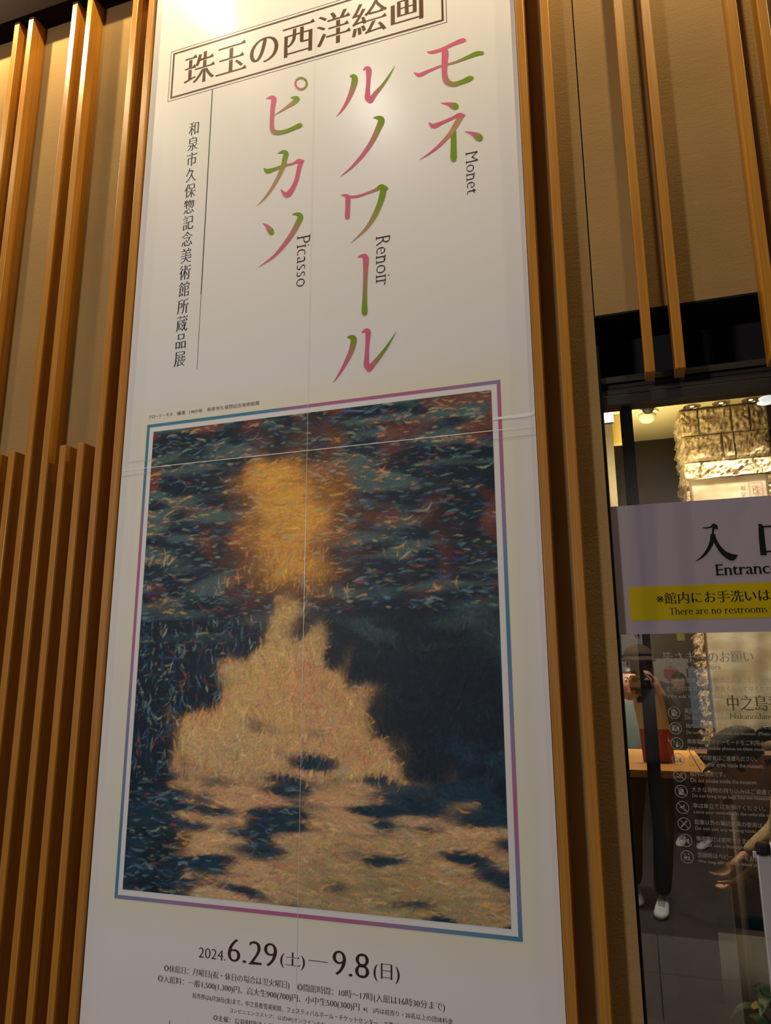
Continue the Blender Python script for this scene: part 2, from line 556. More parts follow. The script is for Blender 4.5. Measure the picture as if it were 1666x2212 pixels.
# ================================================================== the exhibition banner
YP = 0.017
bx0 = at(332, 4, YP).x + 0.004
bx0 = -1.9045; bx1 = XR - 0.004
bz0 = at(700, 2212, YP).z - 0.45; bz1 = STRIP_Z - 0.06
BT = (at(318.5, 918, YP), at(1129.8, 2034.9, YP))
ox0, oz1, ox1, oz0 = BT[0].x, BT[0].z, BT[1].x, BT[1].z
HALO = ((ox0 + ox1) / 2, (oz0 + oz1) / 2, (ox1 - ox0) / 2, (oz1 - oz0) / 2)
banner = empty('exhibition_banner', ((bx0 + bx1) / 2, YP, bz0),
               label='tall white exhibition banner with a large dark and golden picture, between wooden slats', cat='banner')
HALO = (HALO[0], HALO[1], HALO[2], HALO[3])
bm = bmesh.new()
bm_box(bm, bx0, bx1, YP, YP + 0.02, bz0, bz1)
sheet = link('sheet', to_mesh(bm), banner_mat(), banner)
sheet.data.transform(Matrix.Identity(4))
bm = bmesh.new()
bm_box(bm, bx0 + 0.004, bx1 - 0.004, YP + 0.0202, YB - 0.001, bz0 + 0.01, bz1 - 0.01)
link('backing_board', to_mesh(bm), M_BLACK, banner)
YI = YP - 0.0004      # plane of the inks


def PXZ(u, v, Y=YI):
    p = at(u, v, Y)
    return (p.x, p.z)


# title box
tz1 = at(370, 112, YI).z; tz0 = at(362.6, 220.3, YI).z; tx0 = at(366, 166, YI).x; tx1 = at(965.3, 30, YI).x
quad_print('title_frame', frame_quads(tx0, tx1, tz0, tz1, 0.0024) + frame_quads(tx0 + 0.0125, tx1 - 0.0125, tz0 + 0.0125, tz1 - 0.0125, 0.0085), YI, M_INKTITLE, banner)
V, FC = text_mesh('珠玉の西洋絵画', 'bold', spacing=1.0)
ct = at(444, 110, YI).z; cb = at(441.6, 176, YI).z
V = fit(V, at(399, 150, YI).x, at(916, 10, YI).x, cb, ct)
link('title_lettering', plane_mesh(V, FC, YI), M_INKTITLE, banner)
# rule and the column of characters beside it
rx = at(459, 193, YI).x; rz1 = tz0; rzm = at(437, 635, YI).z; rz0 = at(429, 797, YI).z
quad_print('rule', [[(rx - 0.002, rzm), (rx + 0.002, rzm), (rx + 0.002, rz1), (rx - 0.002, rz1)],
                    [(rx - 0.0009, rz0), (rx + 0.0009, rz0), (rx + 0.0009, rzm), (rx - 0.0009, rzm)]], YI, M_INKLINE, banner)
put_column('museum_lettering', '和泉市久保惣記念美術館所蔵品展', YI, at(418.5, 282, YI).x, 0.052 * 1.06,
           at(418, 262, YI).z, at(393, 794, YI).z, M_INKBLK, banner)

PK = (0.56, 0.115, 0.215); GR = (0.155, 0.27, 0.012); TN = (0.42, 0.24, 0.12)
A_ = lambda u, v: PXZ(680 + u / 3.471, v / 3.471)
B_ = lambda u, v: PXZ(680 + u / 3.471, 370 + v / 3.471)
C_ = lambda u, v: PXZ(300 + u / 4.165, v / 4.165)
D_ = lambda u, v: PXZ(340 + u / 3.6875, 230 + v / 3.6875)
link('large_character', brush([
    ([(840, 388, 5), (880, 392, 24), (950, 372, 26), (1040, 330, 28), (1105, 304, 34), (1125, 302, 22)], PK, PK),
    ([(745, 542, 6), (785, 562, 30), (860, 530, 22), (950, 494, 16), (1050, 468, 16), (1150, 428, 26), (1215, 402, 34), (1258, 398, 24)], PK, GR),
    ([(975, 375, 44), (979, 400, 50), (975, 470, 46), (974, 550, 40), (990, 608, 46), (1040, 632, 36), (1110, 612, 34), (1160, 590, 40), (1180, 584, 24)], PK, GR)], YI, A_), M_PRINT, banner)
link('large_character', brush([
    ([(945, 772, 3), (1000, 780, 26), (1038, 793, 52), (1054, 798, 52)], PK, GR),
    ([(856, 918, 6), (890, 945, 36), (960, 918, 26), (1040, 882, 22), (1085, 862, 32), (1116, 866, 24)], PK, PK),
    ([(1100, 866, 44), (1060, 935, 42), (1010, 1010, 32), (930, 1095, 24), (850, 1158, 12), (785, 1197, 2)], TN, PK),
    ([(1040, 980, 44), (1042, 1050, 42), (1042, 1130, 44), (1042, 1180, 48), (1042, 1194, 40)], GR, GR),
    ([(1125, 985, 3), (1180, 1000, 26), (1222, 1024, 56), (1236, 1034, 52)], PK, GR)], YI, A_), M_PRINT, banner)
link('large_character', brush([
    ([(262, 572, 6), (290, 575, 42), (300, 605, 48), (280, 680, 40), (245, 760, 28), (205, 825, 16), (163, 875, 2)], GR, PK),
    ([(362, 525, 5), (390, 512, 32), (405, 530, 44), (403, 600, 32), (398, 680, 34), (398, 735, 44), (415, 762, 26)], PK, PK),
    ([(404, 745, 34), (420, 752, 40), (455, 702, 34), (510, 638, 22), (560, 565, 14), (602, 494, 2)], PK, GR)], YI, A_), M_PRINT, banner)
link('large_character', brush([
    ([(440, 882, 5), (480, 885, 36), (500, 905, 50), (475, 970, 44), (425, 1070, 36), (350, 1175, 28), (270, 1260, 16), (193, 1324, 2)], GR, PK)], YI, A_), M_PRINT, banner)
link('large_character', brush([
    ([(195, 180, 3), (230, 182, 24), (248, 200, 38), (248, 270, 36), (245, 330, 36), (245, 344, 34)], PK, PK),
    ([(240, 190, 20), (310, 190, 20), (390, 165, 18), (460, 138, 24), (500, 115, 36), (538, 128, 26)], PK, GR),
    ([(518, 120, 44), (510, 170, 48), (490, 240, 42), (450, 330, 38), (400, 410, 26), (340, 475, 14), (271, 537, 2)], GR, TN)], YI, B_), M_PRINT, banner)
link('large_character', brush([
    ([(322, 645, 5), (360, 635, 30), (382, 652, 46), (382, 740, 36), (378, 860, 32), (375, 980, 36), (374, 1040, 44), (374, 1062, 40)], PK, GR)], YI, B_), M_PRINT, banner)
link('large_character', brush([
    ([(242, 1245, 5), (275, 1245, 38), (293, 1265, 46), (275, 1345, 40), (235, 1430, 30), (190, 1510, 18), (137, 1588, 2)], GR, PK),
    ([(350, 1208, 5), (385, 1195, 32), (400, 1210, 42), (395, 1300, 30), (390, 1400, 34), (390, 1455, 44), (408, 1490, 26)], PK, PK),
    ([(396, 1482, 32), (408, 1480, 44), (440, 1445, 38), (490, 1385, 28), (545, 1310, 18), (612, 1202, 2)], PK, GR)], YI, B_), M_PRINT, banner)
ring = [(1460 + 51 * math.cos(a), 752 + 51 * math.sin(a), 18) for a in [math.pi * (0.75 + k / 12) for k in range(25)]]
link('large_character', brush([
    (ring[:13], PK, GR), (ring[12:], GR, PK),
    ([(1145, 888, 3), (1185, 878, 30), (1215, 890, 46), (1205, 970, 40), (1198, 1080, 36), (1200, 1160, 40), (1222, 1188, 46), (1270, 1192, 38), (1340, 1175, 34), (1410, 1145, 36), (1440, 1132, 42), (1452, 1126, 38)], PK, GR),
    ([(1365, 880, 5), (1405, 880, 32), (1428, 892, 38), (1390, 925, 40), (1330, 965, 24), (1270, 1005, 12), (1213, 1039, 2)], GR, TN)], YI, C_), M_PRINT, banner)
link('large_character', brush([
    ([(848, 492, 5), (875, 515, 40), (920, 505, 30), (1000, 475, 24), (1080, 455, 16), (1125, 434, 30), (1160, 434, 20)], GR, PK),
    ([(1148, 432, 40), (1130, 490, 36), (1110, 580, 34), (1080, 650, 38), (1050, 692, 46), (1028, 706, 40), (1008, 690, 28), (982, 659, 3)], PK, PK),
    ([(960, 375, 5), (1000, 362, 28), (1025, 375, 40), (1015, 420, 38), (1000, 480, 36), (960, 570, 28), (900, 670, 20), (850, 735, 12), (796, 790, 2)], GR, TN)], YI, D_), M_PRINT, banner)
link('large_character', brush([
    ([(838, 930, 4), (870, 950, 26), (898, 985, 50), (908, 1003, 44)], PK, GR),
    ([(1075, 860, 5), (1115, 858, 30), (1140, 880, 44), (1115, 940, 44), (1070, 1020, 38), (1000, 1115, 30), (920, 1200, 18), (803, 1281, 2)], GR, PK)], YI, D_), M_PRINT, banner)


def turned_text(name, s, xl, xr, ytop, ybot, serif='light'):
    """Latin word turned a quarter to the right, reading downwards"""
    V, FC = text_mesh(s, serif, spacing=1.03)
    a = min(v[0] for v in V); b = max(v[0] for v in V); c = min(v[1] for v in V); d = max(v[1] for v in V)
    x0, x1 = at(xl, (ytop + ybot) / 2, YI).x, at(xr, (ytop + ybot) / 2, YI).x
    z1, z0 = at((xl + xr) / 2, ytop, YI).z, at((xl + xr) / 2, ybot, YI).z
    V = [[x0 + (v[1] - c) / (d - c) * (x1 - x0), z1 - (v[0] - a) / (b - a) * (z1 - z0)] + list(v[2:]) for v in V]
    link(name, plane_mesh(V, FC, YI), M_INK, banner)


turned_text('name_lettering', 'Monet', 1007.5, 1033.5, 326, 419)
turned_text('name_lettering', 'Renoir', 812.5, 843, 508, 616)
turned_text('name_lettering', 'Picasso', 641, 670, 508, 618)

# picture border: gradient of blue and pink along the line
bt = 0.0125
BL_ = (0.062, 0.22, 0.32); PI_ = (0.42, 0.13, 0.26); MV = (0.24, 0.21, 0.36)


def border():
    segs = []
    def run(p0, p1, nrm, stops):
        n = 40; V = []; C = []
        for i in range(n + 1):
            t = i / n
            x = p0[0] + (p1[0] - p0[0]) * t; z = p0[1] + (p1[1] - p0[1]) * t
            k = 0
            while k < len(stops) - 2 and t > stops[k + 1][0]: k += 1
            s = (t - stops[k][0]) / (stops[k + 1][0] - stops[k][0])
            col = [stops[k][1][m] * (1 - s) + stops[k + 1][1][m] * s for m in range(3)] + [1]
            V += [(x, YI, z), (x + nrm[0] * bt, YI, z + nrm[1] * bt)]; C += [col, col]
        segs.append((V, C))
    run((ox0, oz1), (ox1, oz1), (0, -1), [(0, BL_), (0.38, BL_), (0.52, PI_), (0.8, PI_), (1, MV)])
    run((ox0, oz0), (ox1, oz0), (0, 1), [(0, (0.16, 0.20, 0.33)), (0.12, MV), (0.35, PI_), (0.62, PI_), (0.85, (0.12, 0.24, 0.38)), (1, BL_)])
    run((ox0, oz1 - bt), (ox0, oz0 + bt), (1, 0), [(0, BL_), (0.14, BL_), (0.3, PI_), (0.5, PI_), (0.62, MV), (0.9, BL_), (1, BL_)])
    run((ox1, oz1 - bt), (ox1, oz0 + bt), (-1, 0), [(0, PI_), (0.1, PI_), (0.28, MV), (0.36, (0.12, 0.24, 0.38)), (0.5, BL_), (0.66, MV), (0.8, PI_), (0.9, MV), (1, BL_)])
    V = []; C = []; FC = []
    for v, c in segs:
        b = len(V)
        V += v; C += c
        FC += [(b + 2 * i, b + 2 * i + 1, b + 2 * i + 3, b + 2 * i + 2) for i in range(40)]
    me = bpy.data.meshes.new('border'); me.from_pydata(V, [], FC)
    ca = me.color_attributes.new('ink', 'FLOAT_COLOR', 'POINT')
    ca.data.foreach_set('color', [x for c in C for x in c])
    link('picture_border', me, M_PRINT, banner)


border()


# picture: a plain abstract field of dabs in the same range of colours
def picture():
    x0, x1 = at(332, 933, YI).x, at(1062, 843, YI).x
    x1 = (x1 + at(1104, 2005, YI).x) / 2; x0 = (x0 + at(264.5, 1921, YI).x) / 2
    z1, z0 = at(332, 933, YI).z, at(264.5, 1921, YI).z
    nx, ny = 400, 490
    g = np.random.RandomState(5)
    U, Vv = np.meshgrid(np.linspace(0, 1, nx), np.linspace(0, 1, ny))      # v = 0 at the top
    navy = np.array([0.010, 0.022, 0.036])

    def smooth(a, s):
        k = np.exp(-np.arange(-3 * s, 3 * s + 1) ** 2 / (2.0 * s * s)); k /= k.sum()
        a = np.apply_along_axis(lambda r: np.convolve(np.pad(r, 3 * s, mode='edge'), k, 'valid'), 0, a)
        return np.apply_along_axis(lambda r: np.convolve(np.pad(r, 3 * s, mode='edge'), k, 'valid'), 1, a)

    wob = smooth(g.randn(ny, nx), 22); wob /= wob.std()
    wob2 = smooth(g.randn(ny, nx), 10); wob2 /= wob2.std()
    uu = U + 0.035 * wob; vv = Vv + 0.022 * wob2

    def mask(d, s):
        return 1 / (1 + np.exp(np.clip(-d / s, -40, 40)))

    fld = np.ones((ny, nx, 3)) * navy
    def lay(mk, c):
        nonlocal fld
        fld = fld * (1 - mk[..., None]) + np.array(c) * mk[..., None]
    w3 = smooth(g.randn(ny, nx), 5); w3 /= w3.std()
    rag = 0.30 * wob2 + 0.20 * w3
    ST_ = smooth(g.randn(ny, nx // 8 + 1), 2); ST_ /= ST_.std()
    streak = np.repeat(ST_, 8, axis=1)[:, :nx]; streak = smooth(streak, 3); streak /= streak.std()
    lay(mask(streak - 0.55 + 0.5 * wob, 0.25) * mask(0.46 - vv, 0.03) * 0.9, (0.085, 0.15, 0.15))
    lay(mask(wob2 - 1.0, 0.2) * 0.7 * mask(0.42 - vv, 0.02), (0.20, 0.055, 0.03))
    lay(mask(0.17 + 0.05 * rag - np.abs(U - 0.45) - 0.16 * np.abs(vv - 0.22), 0.03) * mask(vv - 0.09, 0.02) * mask(0.40 - vv, 0.02) * 0.9, (0.26, 0.10, 0.025))
    lay(mask(0.085 + 0.05 * rag - np.abs(U - 0.42 - 0.25 * (vv - 0.15)), 0.02) * mask(vv - 0.10 - 0.02 * rag, 0.01) * mask(0.37 - vv + 0.01 * rag, 0.012), (0.80, 0.40, 0.06))
    # broad light passage, widening downwards in an uneven diagonal
    lft = 0.43 - 1.25 * np.clip(vv - 0.44, 0, 0.22) + 0.15 * np.clip(vv - 0.80, 0, 1)
    rgt = 0.48 + 0.95 * np.clip(vv - 0.44, 0, 0.22) + 1.7 * np.clip(vv - 0.66, 0, 1)
    lm = mask(np.minimum(U - lft, rgt - U) + 0.045 * rag, 0.010) * mask(vv - 0.425, 0.01)
    lay(lm, (0.74, 0.47, 0.17))
    lay(lm * mask(wob + 0.2 * w3 - 0.4, 0.25) * 0.6, (0.62, 0.28, 0.16))
    lay(lm * mask(-wob - 0.7, 0.3) * 0.6, (0.45, 0.38, 0.22))
    lay(lm * mask(vv - 0.74, 0.05) * 0.5, (0.55, 0.34, 0.24))
    lay(lm * mask(vv - 0.90, 0.03) * mask(U - 0.45, 0.05) * 0.85, (0.33, 0.27, 0.13))
    # dark drifts in the lower part
    lay(mask(streak + 0.6 * wob2 + 3.5 * (U - 0.60) - 16 * np.abs(vv - 0.76) ** 1.2 - 0.3, 0.25) * mask(vv - 0.70, 0.015), (0.016, 0.045, 0.075))
    lay(mask(streak + 0.6 * wob2 + 4.0 * (0.30 - U) - 9 * np.abs(vv - 0.86) ** 1.1 + 0.3, 0.25) * mask(vv - 0.77, 0.015), (0.014, 0.04, 0.065))
    img = fld.copy()
    # dabs
    N_ = 20000
    cx = g.rand(N_); cy = g.rand(N_)
    for i in range(N_):
        px_, py_ = int(cx[i] * (nx - 1)), int(cy[i] * (ny - 1))
        base = fld[py_, px_].copy()
        lum = base.mean()
        j = g.randn(3) * 0.12 + g.randn() * 0.20
        c = base * np.exp(j)
        r = g.rand()
        if lum < 0.08:
            if cy[i] > 0.44 and cx[i] > 0.5 and r < 0.9: c = base * np.exp(j * 1.2)
            elif r < 0.10: c = np.array([0.10, 0.22, 0.26]) * (0.5 + g.rand())
            elif r < 0.14: c = np.array([0.30, 0.34, 0.22]) * (0.4 + g.rand())
            elif r < 0.165: c = np.array([0.30, 0.06, 0.05]) * (0.5 + g.rand())
            elif r < 0.23: c = np.array([0.03, 0.07, 0.20]) * (0.5 + g.rand())
        else:
            if r < 0.08: c = np.array([0.72, 0.40, 0.10])
            elif r < 0.13: c = np.array([0.62, 0.22, 0.13])
            elif r < 0.17: c = np.array([0.50, 0.46, 0.30])
        upright = 0.30 < cy[i] < 0.78 and not (cy[i] < 0.45 and lum < 0.1)
        ang = (math.pi / 2 + g.randn() * 0.5) if upright and g.rand() < 0.75 else g.randn() * 0.22
        ln = 3 + 8 * g.rand() ** 2; wd = 0.7 + 0.8 * g.rand()
        R_ = int(ln + 2)
        xa, xb, ya, yb = max(px_ - R_, 0), min(px_ + R_ + 1, nx), max(py_ - R_, 0), min(py_ + R_ + 1, ny)
        Y_, X_ = np.mgrid[ya:yb, xa:xb]
        dx, dy = X_ - px_, Y_ - py_
        bend = 0.03 * g.randn()
        s = dx * math.cos(ang) + dy * math.sin(ang); t = -dx * math.sin(ang) + dy * math.cos(ang) + bend * s * s
        k = np.clip(1.25 - (s / ln) ** 2 - (t / wd) ** 2, 0, 1)[..., None] * 0.7
        img[ya:yb, xa:xb] = img[ya:yb, xa:xb] * (1 - k) + c * k
    img *= 1 + 0.10 * g.randn(ny, nx, 1)
    img = np.clip(img, 0.004, 0.9)
    X = x0 + (x1 - x0) * U; Z = z1 + (z0 - z1) * Vv
    co = np.stack([X, np.full_like(X, YI), Z], -1).reshape(-1, 3)
    idx = np.arange(nx * ny).reshape(ny, nx)
    q = np.stack([idx[1:, :-1], idx[1:, 1:], idx[:-1, 1:], idx[:-1, :-1]], -1).reshape(-1, 4)
    me = bpy.data.meshes.new('picture')
    me.vertices.add(len(co)); me.vertices.foreach_set('co', co.ravel())
    me.loops.add(q.size); me.loops.foreach_set('vertex_index', q.ravel().astype(np.int32))
    me.polygons.add(len(q)); me.polygons.foreach_set('loop_start', np.arange(0, q.size, 4, dtype=np.int32))
    me.update(calc_edges=True)
    ca = me.color_attributes.new('ink', 'FLOAT_COLOR', 'POINT')
    ca.data.foreach_set('color', np.concatenate([img.reshape(-1, 3), np.ones((nx * ny, 1))], 1).ravel())
    link('picture', me, M_PRINT, banner, label='abstract picture in dark blue and gold dabs')


picture()

# creases and sheet joints
jx = at(669, 700, YI).x
quad_print('sheet_joint', [[(jx - 0.0006, bz0), (jx + 0.0006, bz0), (jx + 0.0006, bz1), (jx - 0.0006, bz1)]], YI - 0.0006, plain('joint_line', (0.70, 0.70, 0.69), 0.3, noise=0.02), banner)
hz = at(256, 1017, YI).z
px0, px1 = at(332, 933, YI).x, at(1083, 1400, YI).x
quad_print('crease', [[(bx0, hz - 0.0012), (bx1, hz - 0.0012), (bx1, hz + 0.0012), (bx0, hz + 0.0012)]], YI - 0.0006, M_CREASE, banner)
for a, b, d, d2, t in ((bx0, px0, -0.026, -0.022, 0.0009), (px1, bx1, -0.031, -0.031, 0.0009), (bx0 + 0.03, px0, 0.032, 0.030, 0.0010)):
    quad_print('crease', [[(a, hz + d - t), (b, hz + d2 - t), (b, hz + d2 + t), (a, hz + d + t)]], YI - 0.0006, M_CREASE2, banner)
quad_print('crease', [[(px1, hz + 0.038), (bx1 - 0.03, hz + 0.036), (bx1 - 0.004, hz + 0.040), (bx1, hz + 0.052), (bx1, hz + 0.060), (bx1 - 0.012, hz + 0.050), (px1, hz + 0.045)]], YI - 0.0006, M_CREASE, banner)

# small print
put_text('caption_lettering', 'クロード・モネ', YI, 321, 897.5, 905, (373, 896.5), M_INK, banner, None)
put_text('caption_lettering', '睡蓮', YI, 383, 889, 897.3, (400.3, 891), M_INK, banner, None)
put_text('caption_lettering', '1907年', YI, 409, 886, 894.5, (437.6, 886), M_INK, banner, None)
put_text('caption_lettering', '和泉市久保惣記念美術館蔵', YI, 447.6, 880.5, 889.3, (560.5, 871), M_INK, banner, None)
TX = lambda n, s, l, t, b, r, se='cjk', mat=M_INK, **k: put_text(n, s, YI, l, t, b, r, mat, banner, se, **k)
TX('date_lettering', '2024.', 429.6, 2046, 2068, (487.5, 2072), 'slim')
TX('date_lettering', '6.29', 492.5, 2026, 2077, (598.4, 2062), 'latin')
TX('date_lettering', '(土)', 605.5, 2054, 2090, (659, 2078))
TX('date_lettering', '9.8', 718.5, 2052, 2105, (797.7, 2087), 'latin')
TX('date_lettering', '(日)', 807, 2079, 2119, (863.5, 2102))
a = at(666.5, 2074, YI); b = at(708.6, 2079, YI)
quad_print('date_dash', [[(a.x, a.z - 0.0011), (b.x, a.z - 0.0011), (b.x, a.z + 0.0011), (a.x, a.z + 0.0011)]], YI, M_INK, banner)
TX('hours_lettering', '◎休館日：月曜日(祝・休日の場合は翌火曜日)', 354.7, 2082.5, 2101, (625.5, 2128), mat=M_INKBLK)
TX('hours_lettering', '◎開館時間：10時〜17時(入館は16時30分まで)', 642.5, 2123, 2142.5, (961.3, 2172), mat=M_INKBLK)
TX('price_lettering', '◎入館料：一般1,500(1,300)円、高大生900(700)円、小中生500(300)円', 341.3, 2105, 2123, (776.7, 2176), mat=M_INKBLK)
TX('note_lettering', '※(　)内は前売り・20名以上の団体料金', 784.5, 2173, 2187, (978.7, 2205), None, mat=M_INKBLK)
TX('note_lettering', '前売券は6月28日(金)まで、中之島香雪美術館、フェスティバルホール・チケットセンター、主要プレイガイド', 415.7, 2144, 2158, (916, 2222), None, mat=M_INKBLK)
TX('note_lettering', 'コンビニエンスストア、公式HP(オンラインチケット)', 496.4, 2177, 2188, (726, 2214), None, mat=M_INKBLK)
TX('note_lettering', '◎主催：公益財団法人香雪美術館', 460.6, 2191, 2204, (640, 2227), None, mat=M_INKBLK)
a = at(366.8, 2204, YI)
quad_print('rule', [[(a.x - 0.001, a.z - 0.12), (a.x + 0.001, a.z - 0.12), (a.x + 0.001, a.z), (a.x - 0.001, a.z)]], YI, M_INKBLK, banner)

# ================================================================== the glass entrance
YG = 0.135            # outer glass
YM = 0.190            # metal posts behind it
M_GLASS = None


def glass_mat():
    m, t, N, L, B = nt('clear_tinted_glass')
    N.remove(B)
    out = N['Material Output']
    tr = N.new('ShaderNodeBsdfTransparent'); tr.inputs[0].default_value = (0.86, 0.86, 0.85, 1)
    gl = N.new('ShaderNodeBsdfGlossy'); gl.inputs['Roughness'].default_value = 0.0
    gl.inputs[0].default_value = (1, 1, 1, 1)
    fr = N.new('ShaderNodeFresnel'); fr.inputs[0].default_value = 1.52
    ma = N.new('ShaderNodeMath'); ma.operation = 'MULTIPLY_ADD'; ma.inputs[1].default_value = 1.6; ma.inputs[2].default_value = 0.06
    L.new(fr.outputs[0], ma.inputs[0])
    mx = N.new('ShaderNodeMixShader')
    L.new(ma.outputs[0], mx.inputs[0]); L.new(tr.outputs[0], mx.inputs[1]); L.new(gl.outputs[0], mx.inputs[2])
    L.new(mx.outputs[0], out.inputs[0])
    return m


def film_mat(name, col, trans=0.35):
    """printed translucent sheet: mostly diffuse, lets some room light through"""
    m, t, N, L, B = nt(name)
    out = N['Material Output']
    B.inputs['Base Color'].default_value = (*col, 1); B.inputs['Roughness'].default_value = 0.5
    B.inputs['Specular IOR Level'].default_value = 0.25
    tl = N.new('ShaderNodeBsdfTranslucent'); tl.inputs[0].default_value = (*col, 1)
    mx = N.new('ShaderNodeMixShader'); mx.inputs[0].default_value = trans
    L.new(B.outputs[0], mx.inputs[1]); L.new(tl.outputs[0], mx.inputs[2]); L.new(mx.outputs[0], out.inputs[0])
    return m


M_GLASS = glass_mat()
window_1 = empty('window_1', (0.6, YG, 0.0), kind='structure')
GX0, GX1, GZ1 = DOOR_X + 0.008, 2.28, 2.385
gz_top = at(1364, 873, YG).z
link('glass_pane', None or to_mesh((lambda b: (bm_box(b, GX0, GX1, YG, YG + 0.010, 0.02, gz_top + 0.03), b)[1])(bmesh.new())), M_GLASS, window_1)
# frame parts
def wpart(name, x0, x1, y0, y1, z0, z1, mat=M_BLACK, bev=0.0, parent=None):
    return box(name, x0, x1, y0, y1, z0, z1, mat, bev, parent or window_1)
wpart('jamb', DOOR_X - 0.001, DOOR_X + 0.008, YG - 0.03, YG + 0.09, 0.0, HEAD_Z, M_BLACK)
mx0, mx1 = at(1338, 877, YM).x, at(1364, 873, YM).x
wpart('mullion', mx0, mx1, YM, YM + 0.06, 0.0, gz_top + 0.02)
mp = window_1.children[-1]
wpart('mullion', 1.12, 1.16, YM, YM + 0.06, 0.0, gz_top + 0.02)
zl = at(1300, 820, YG).z
wpart('header_recess', DOOR_X, GX1 + 0.02, 0.30, 0.32, zl, HEAD_Z + 0.1)
wpart('header_soffit', DOOR_X + 0.001, GX1 + 0.02, YB + 0.001, 0.4, HEAD_Z - 0.006, HEAD_Z - 0.0005)
wpart('header_ledge', DOOR_X, GX1, YG - 0.012, 0.32, zl - 0.006, zl, M_BROWNBLK)
ztr = gz_top
hh = zl - 0.006 - ztr
for k, (a, b, dy) in enumerate(((0.0, 0.36, 0.0), (0.40, 0.62, 0.006), (0.66, 0.80, 0.012), (0.83, 1.0, 0.0))):
    wpart('transom_rail', DOOR_X + 0.008, GX1, YG - 0.012 + dy, YG + 0.06, ztr + hh * a, ztr + hh * b, M_BROWNBLK, 0.001)
wpart('transom_core', DOOR_X + 0.008, GX1, YG + 0.008, YG + 0.055, ztr + 0.001, zl - 0.007, M_BLACK)
wpart('sill', DOOR_X + 0.008, GX1, YG - 0.02, YG + 0.08, 0.0, 0.03, M_BROWNBLK)
# small latch at the top of the glass
for (u, v, r) in ((1400, 870, 0.014), (1399, 876, 0.010)):
    pass

# sign film on the glass
YS = YG - 0.0012
M_FILM = film_mat('lavender_white_film', (0.50, 0.44, 0.51), 0.42)
M_YEL = film_mat('yellow_film', (0.66, 0.50, 0.002), 0.35)
sgn = empty('entrance_sign', (0.25, YS, at(1335.6, 1370.8, YS).z),
            label='pale entrance sign with a yellow band stuck on the glass door', cat='sign')
sx0 = at(1317, 1095, YS).x + 0.002; sz1 = at(1317, 1095, YS).z; sz0 = at(1335.6, 1370.8, YS).z; sx1 = sx0 + 0.80
link('sheet', to_mesh((lambda b: (bm_box(b, sx0, sx1, YS, YS + 0.0006, sz0, sz1), b)[1])(bmesh.new())), M_FILM, sgn)
YT = YS - 0.0005
yx0 = at(1357, 1269, YT).x; yz1 = at(1357, 1269, YT).z; yz0 = at(1361, 1341.5, YT).z
quad_print('yellow_band', [[(yx0, yz0), (sx1 - (yx0 - sx0), yz0), (sx1 - (yx0 - sx0), yz1), (yx0, yz1)]], YT, M_YEL, sgn)
YT2 = YT - 0.0004
E_ = lambda u, v: PXZ(1260 + u / 4.103, 1060 + v / 4.103, YT2)


def ink_poly(name, strokes, mat, parent, Y=None):
    me = brush([([(u, v, w * (1.28 if w > 8 else 1)) for u, v, w in s], (0, 0, 0), (0, 0, 0)) for s in strokes], YT2 if Y is None else Y, E_)
    return link(name, me, mat, parent)


ink_poly('large_character', [
    [(1056, 326, 3), (1085, 330, 10), (1120, 326, 9), (1140, 318, 16), (1158, 308, 26), (1178, 325, 30), (1185, 332, 16)],
    [(1165, 318, 22), (1152, 345, 14), (1150, 375, 14), (1152, 395, 18)],
    [(1150, 385, 36), (1148, 430, 34), (1125, 490, 26), (1085, 555, 20), (1035, 602, 10), (993, 630, 2)],
    [(1160, 395, 16), (1175, 450, 24), (1210, 510, 30), (1255, 558, 38), (1300, 584, 46), (1330, 588, 44), (1372, 570, 3)],
], M_INKBLK, sgn)
ink_poly('large_character', [
    [(1550, 303, 6), (1575, 318, 34), (1582, 400, 40), (1590, 480, 42), (1600, 560, 44), (1601, 566, 36)],
    [(1575, 322, 12), (1700, 312, 12), (1800, 305, 12), (1815, 300, 30), (1838, 312, 20)],
    [(1822, 305, 30), (1825, 400, 38), (1832, 500, 40), (1838, 570, 34)],
    [(1590, 542, 12), (1700, 536, 12), (1835, 530, 12)],
], M_INKBLK, sgn)
put_text('entrance_lettering', 'Entrance', YT2, 1545.5, 1219, 1243.5, (1683, 1236), M_INKBLK, sgn, 'latinb')
put_text('notice_lettering', '※館内にお手洗いはありません', YT2, 1418.4, 1281, 1305.5, (1666, 1295), M_INKBLK, sgn, 'bold', prefix='※館内にお手洗いは')
put_text('notice_lettering', 'There are no restrooms inside the museum.', YT2, 1446.5, 1313, 1328.5, (1657.8, 1318), M_INKBLK, sgn, 'latin', prefix='There are no restrooms')

# frosted notice lettering on the glass
M_VINYL = plain('frosted_grey_vinyl', (0.33, 0.31, 0.25), 0.7, noise=0.05)
M_VDARK = plain('dark_vinyl', (0.075, 0.060, 0.036), 0.6, noise=0.05)
notice = empty('glass_notice', (0.3, YS, 1.0), label='grey vinyl visitor notice with ten round pictograms on the glass below the sign', cat='notice')
G = lambda n, s, l, t, b, r, m=M_VINYL, se=None, **k: put_text(n, s, YS, l, t, b, r, m, notice, se, **k)
G('heading_lettering', '皆さまへのお願い', 1433, 1408, 1432.5, (1628, 1418), se='bold')
G('heading_lettering', 'Notice to Visitors', 1433, 1437, 1446.5, (1557, 1443))
G('body_lettering', '中之島香雪美術館で快適にお過ごしいただくために、', 1434.6, 1464.5, 1475, (1666, 1473), prefix='中之島香雪美術館で快適にお過ごしいただ')
G('body_lettering', 'また大切な文化財を末永く伝えてゆくために、', 1440, 1482, 1493, (1666, 1491), prefix='また大切な文化財を末永く伝えてゆくため')
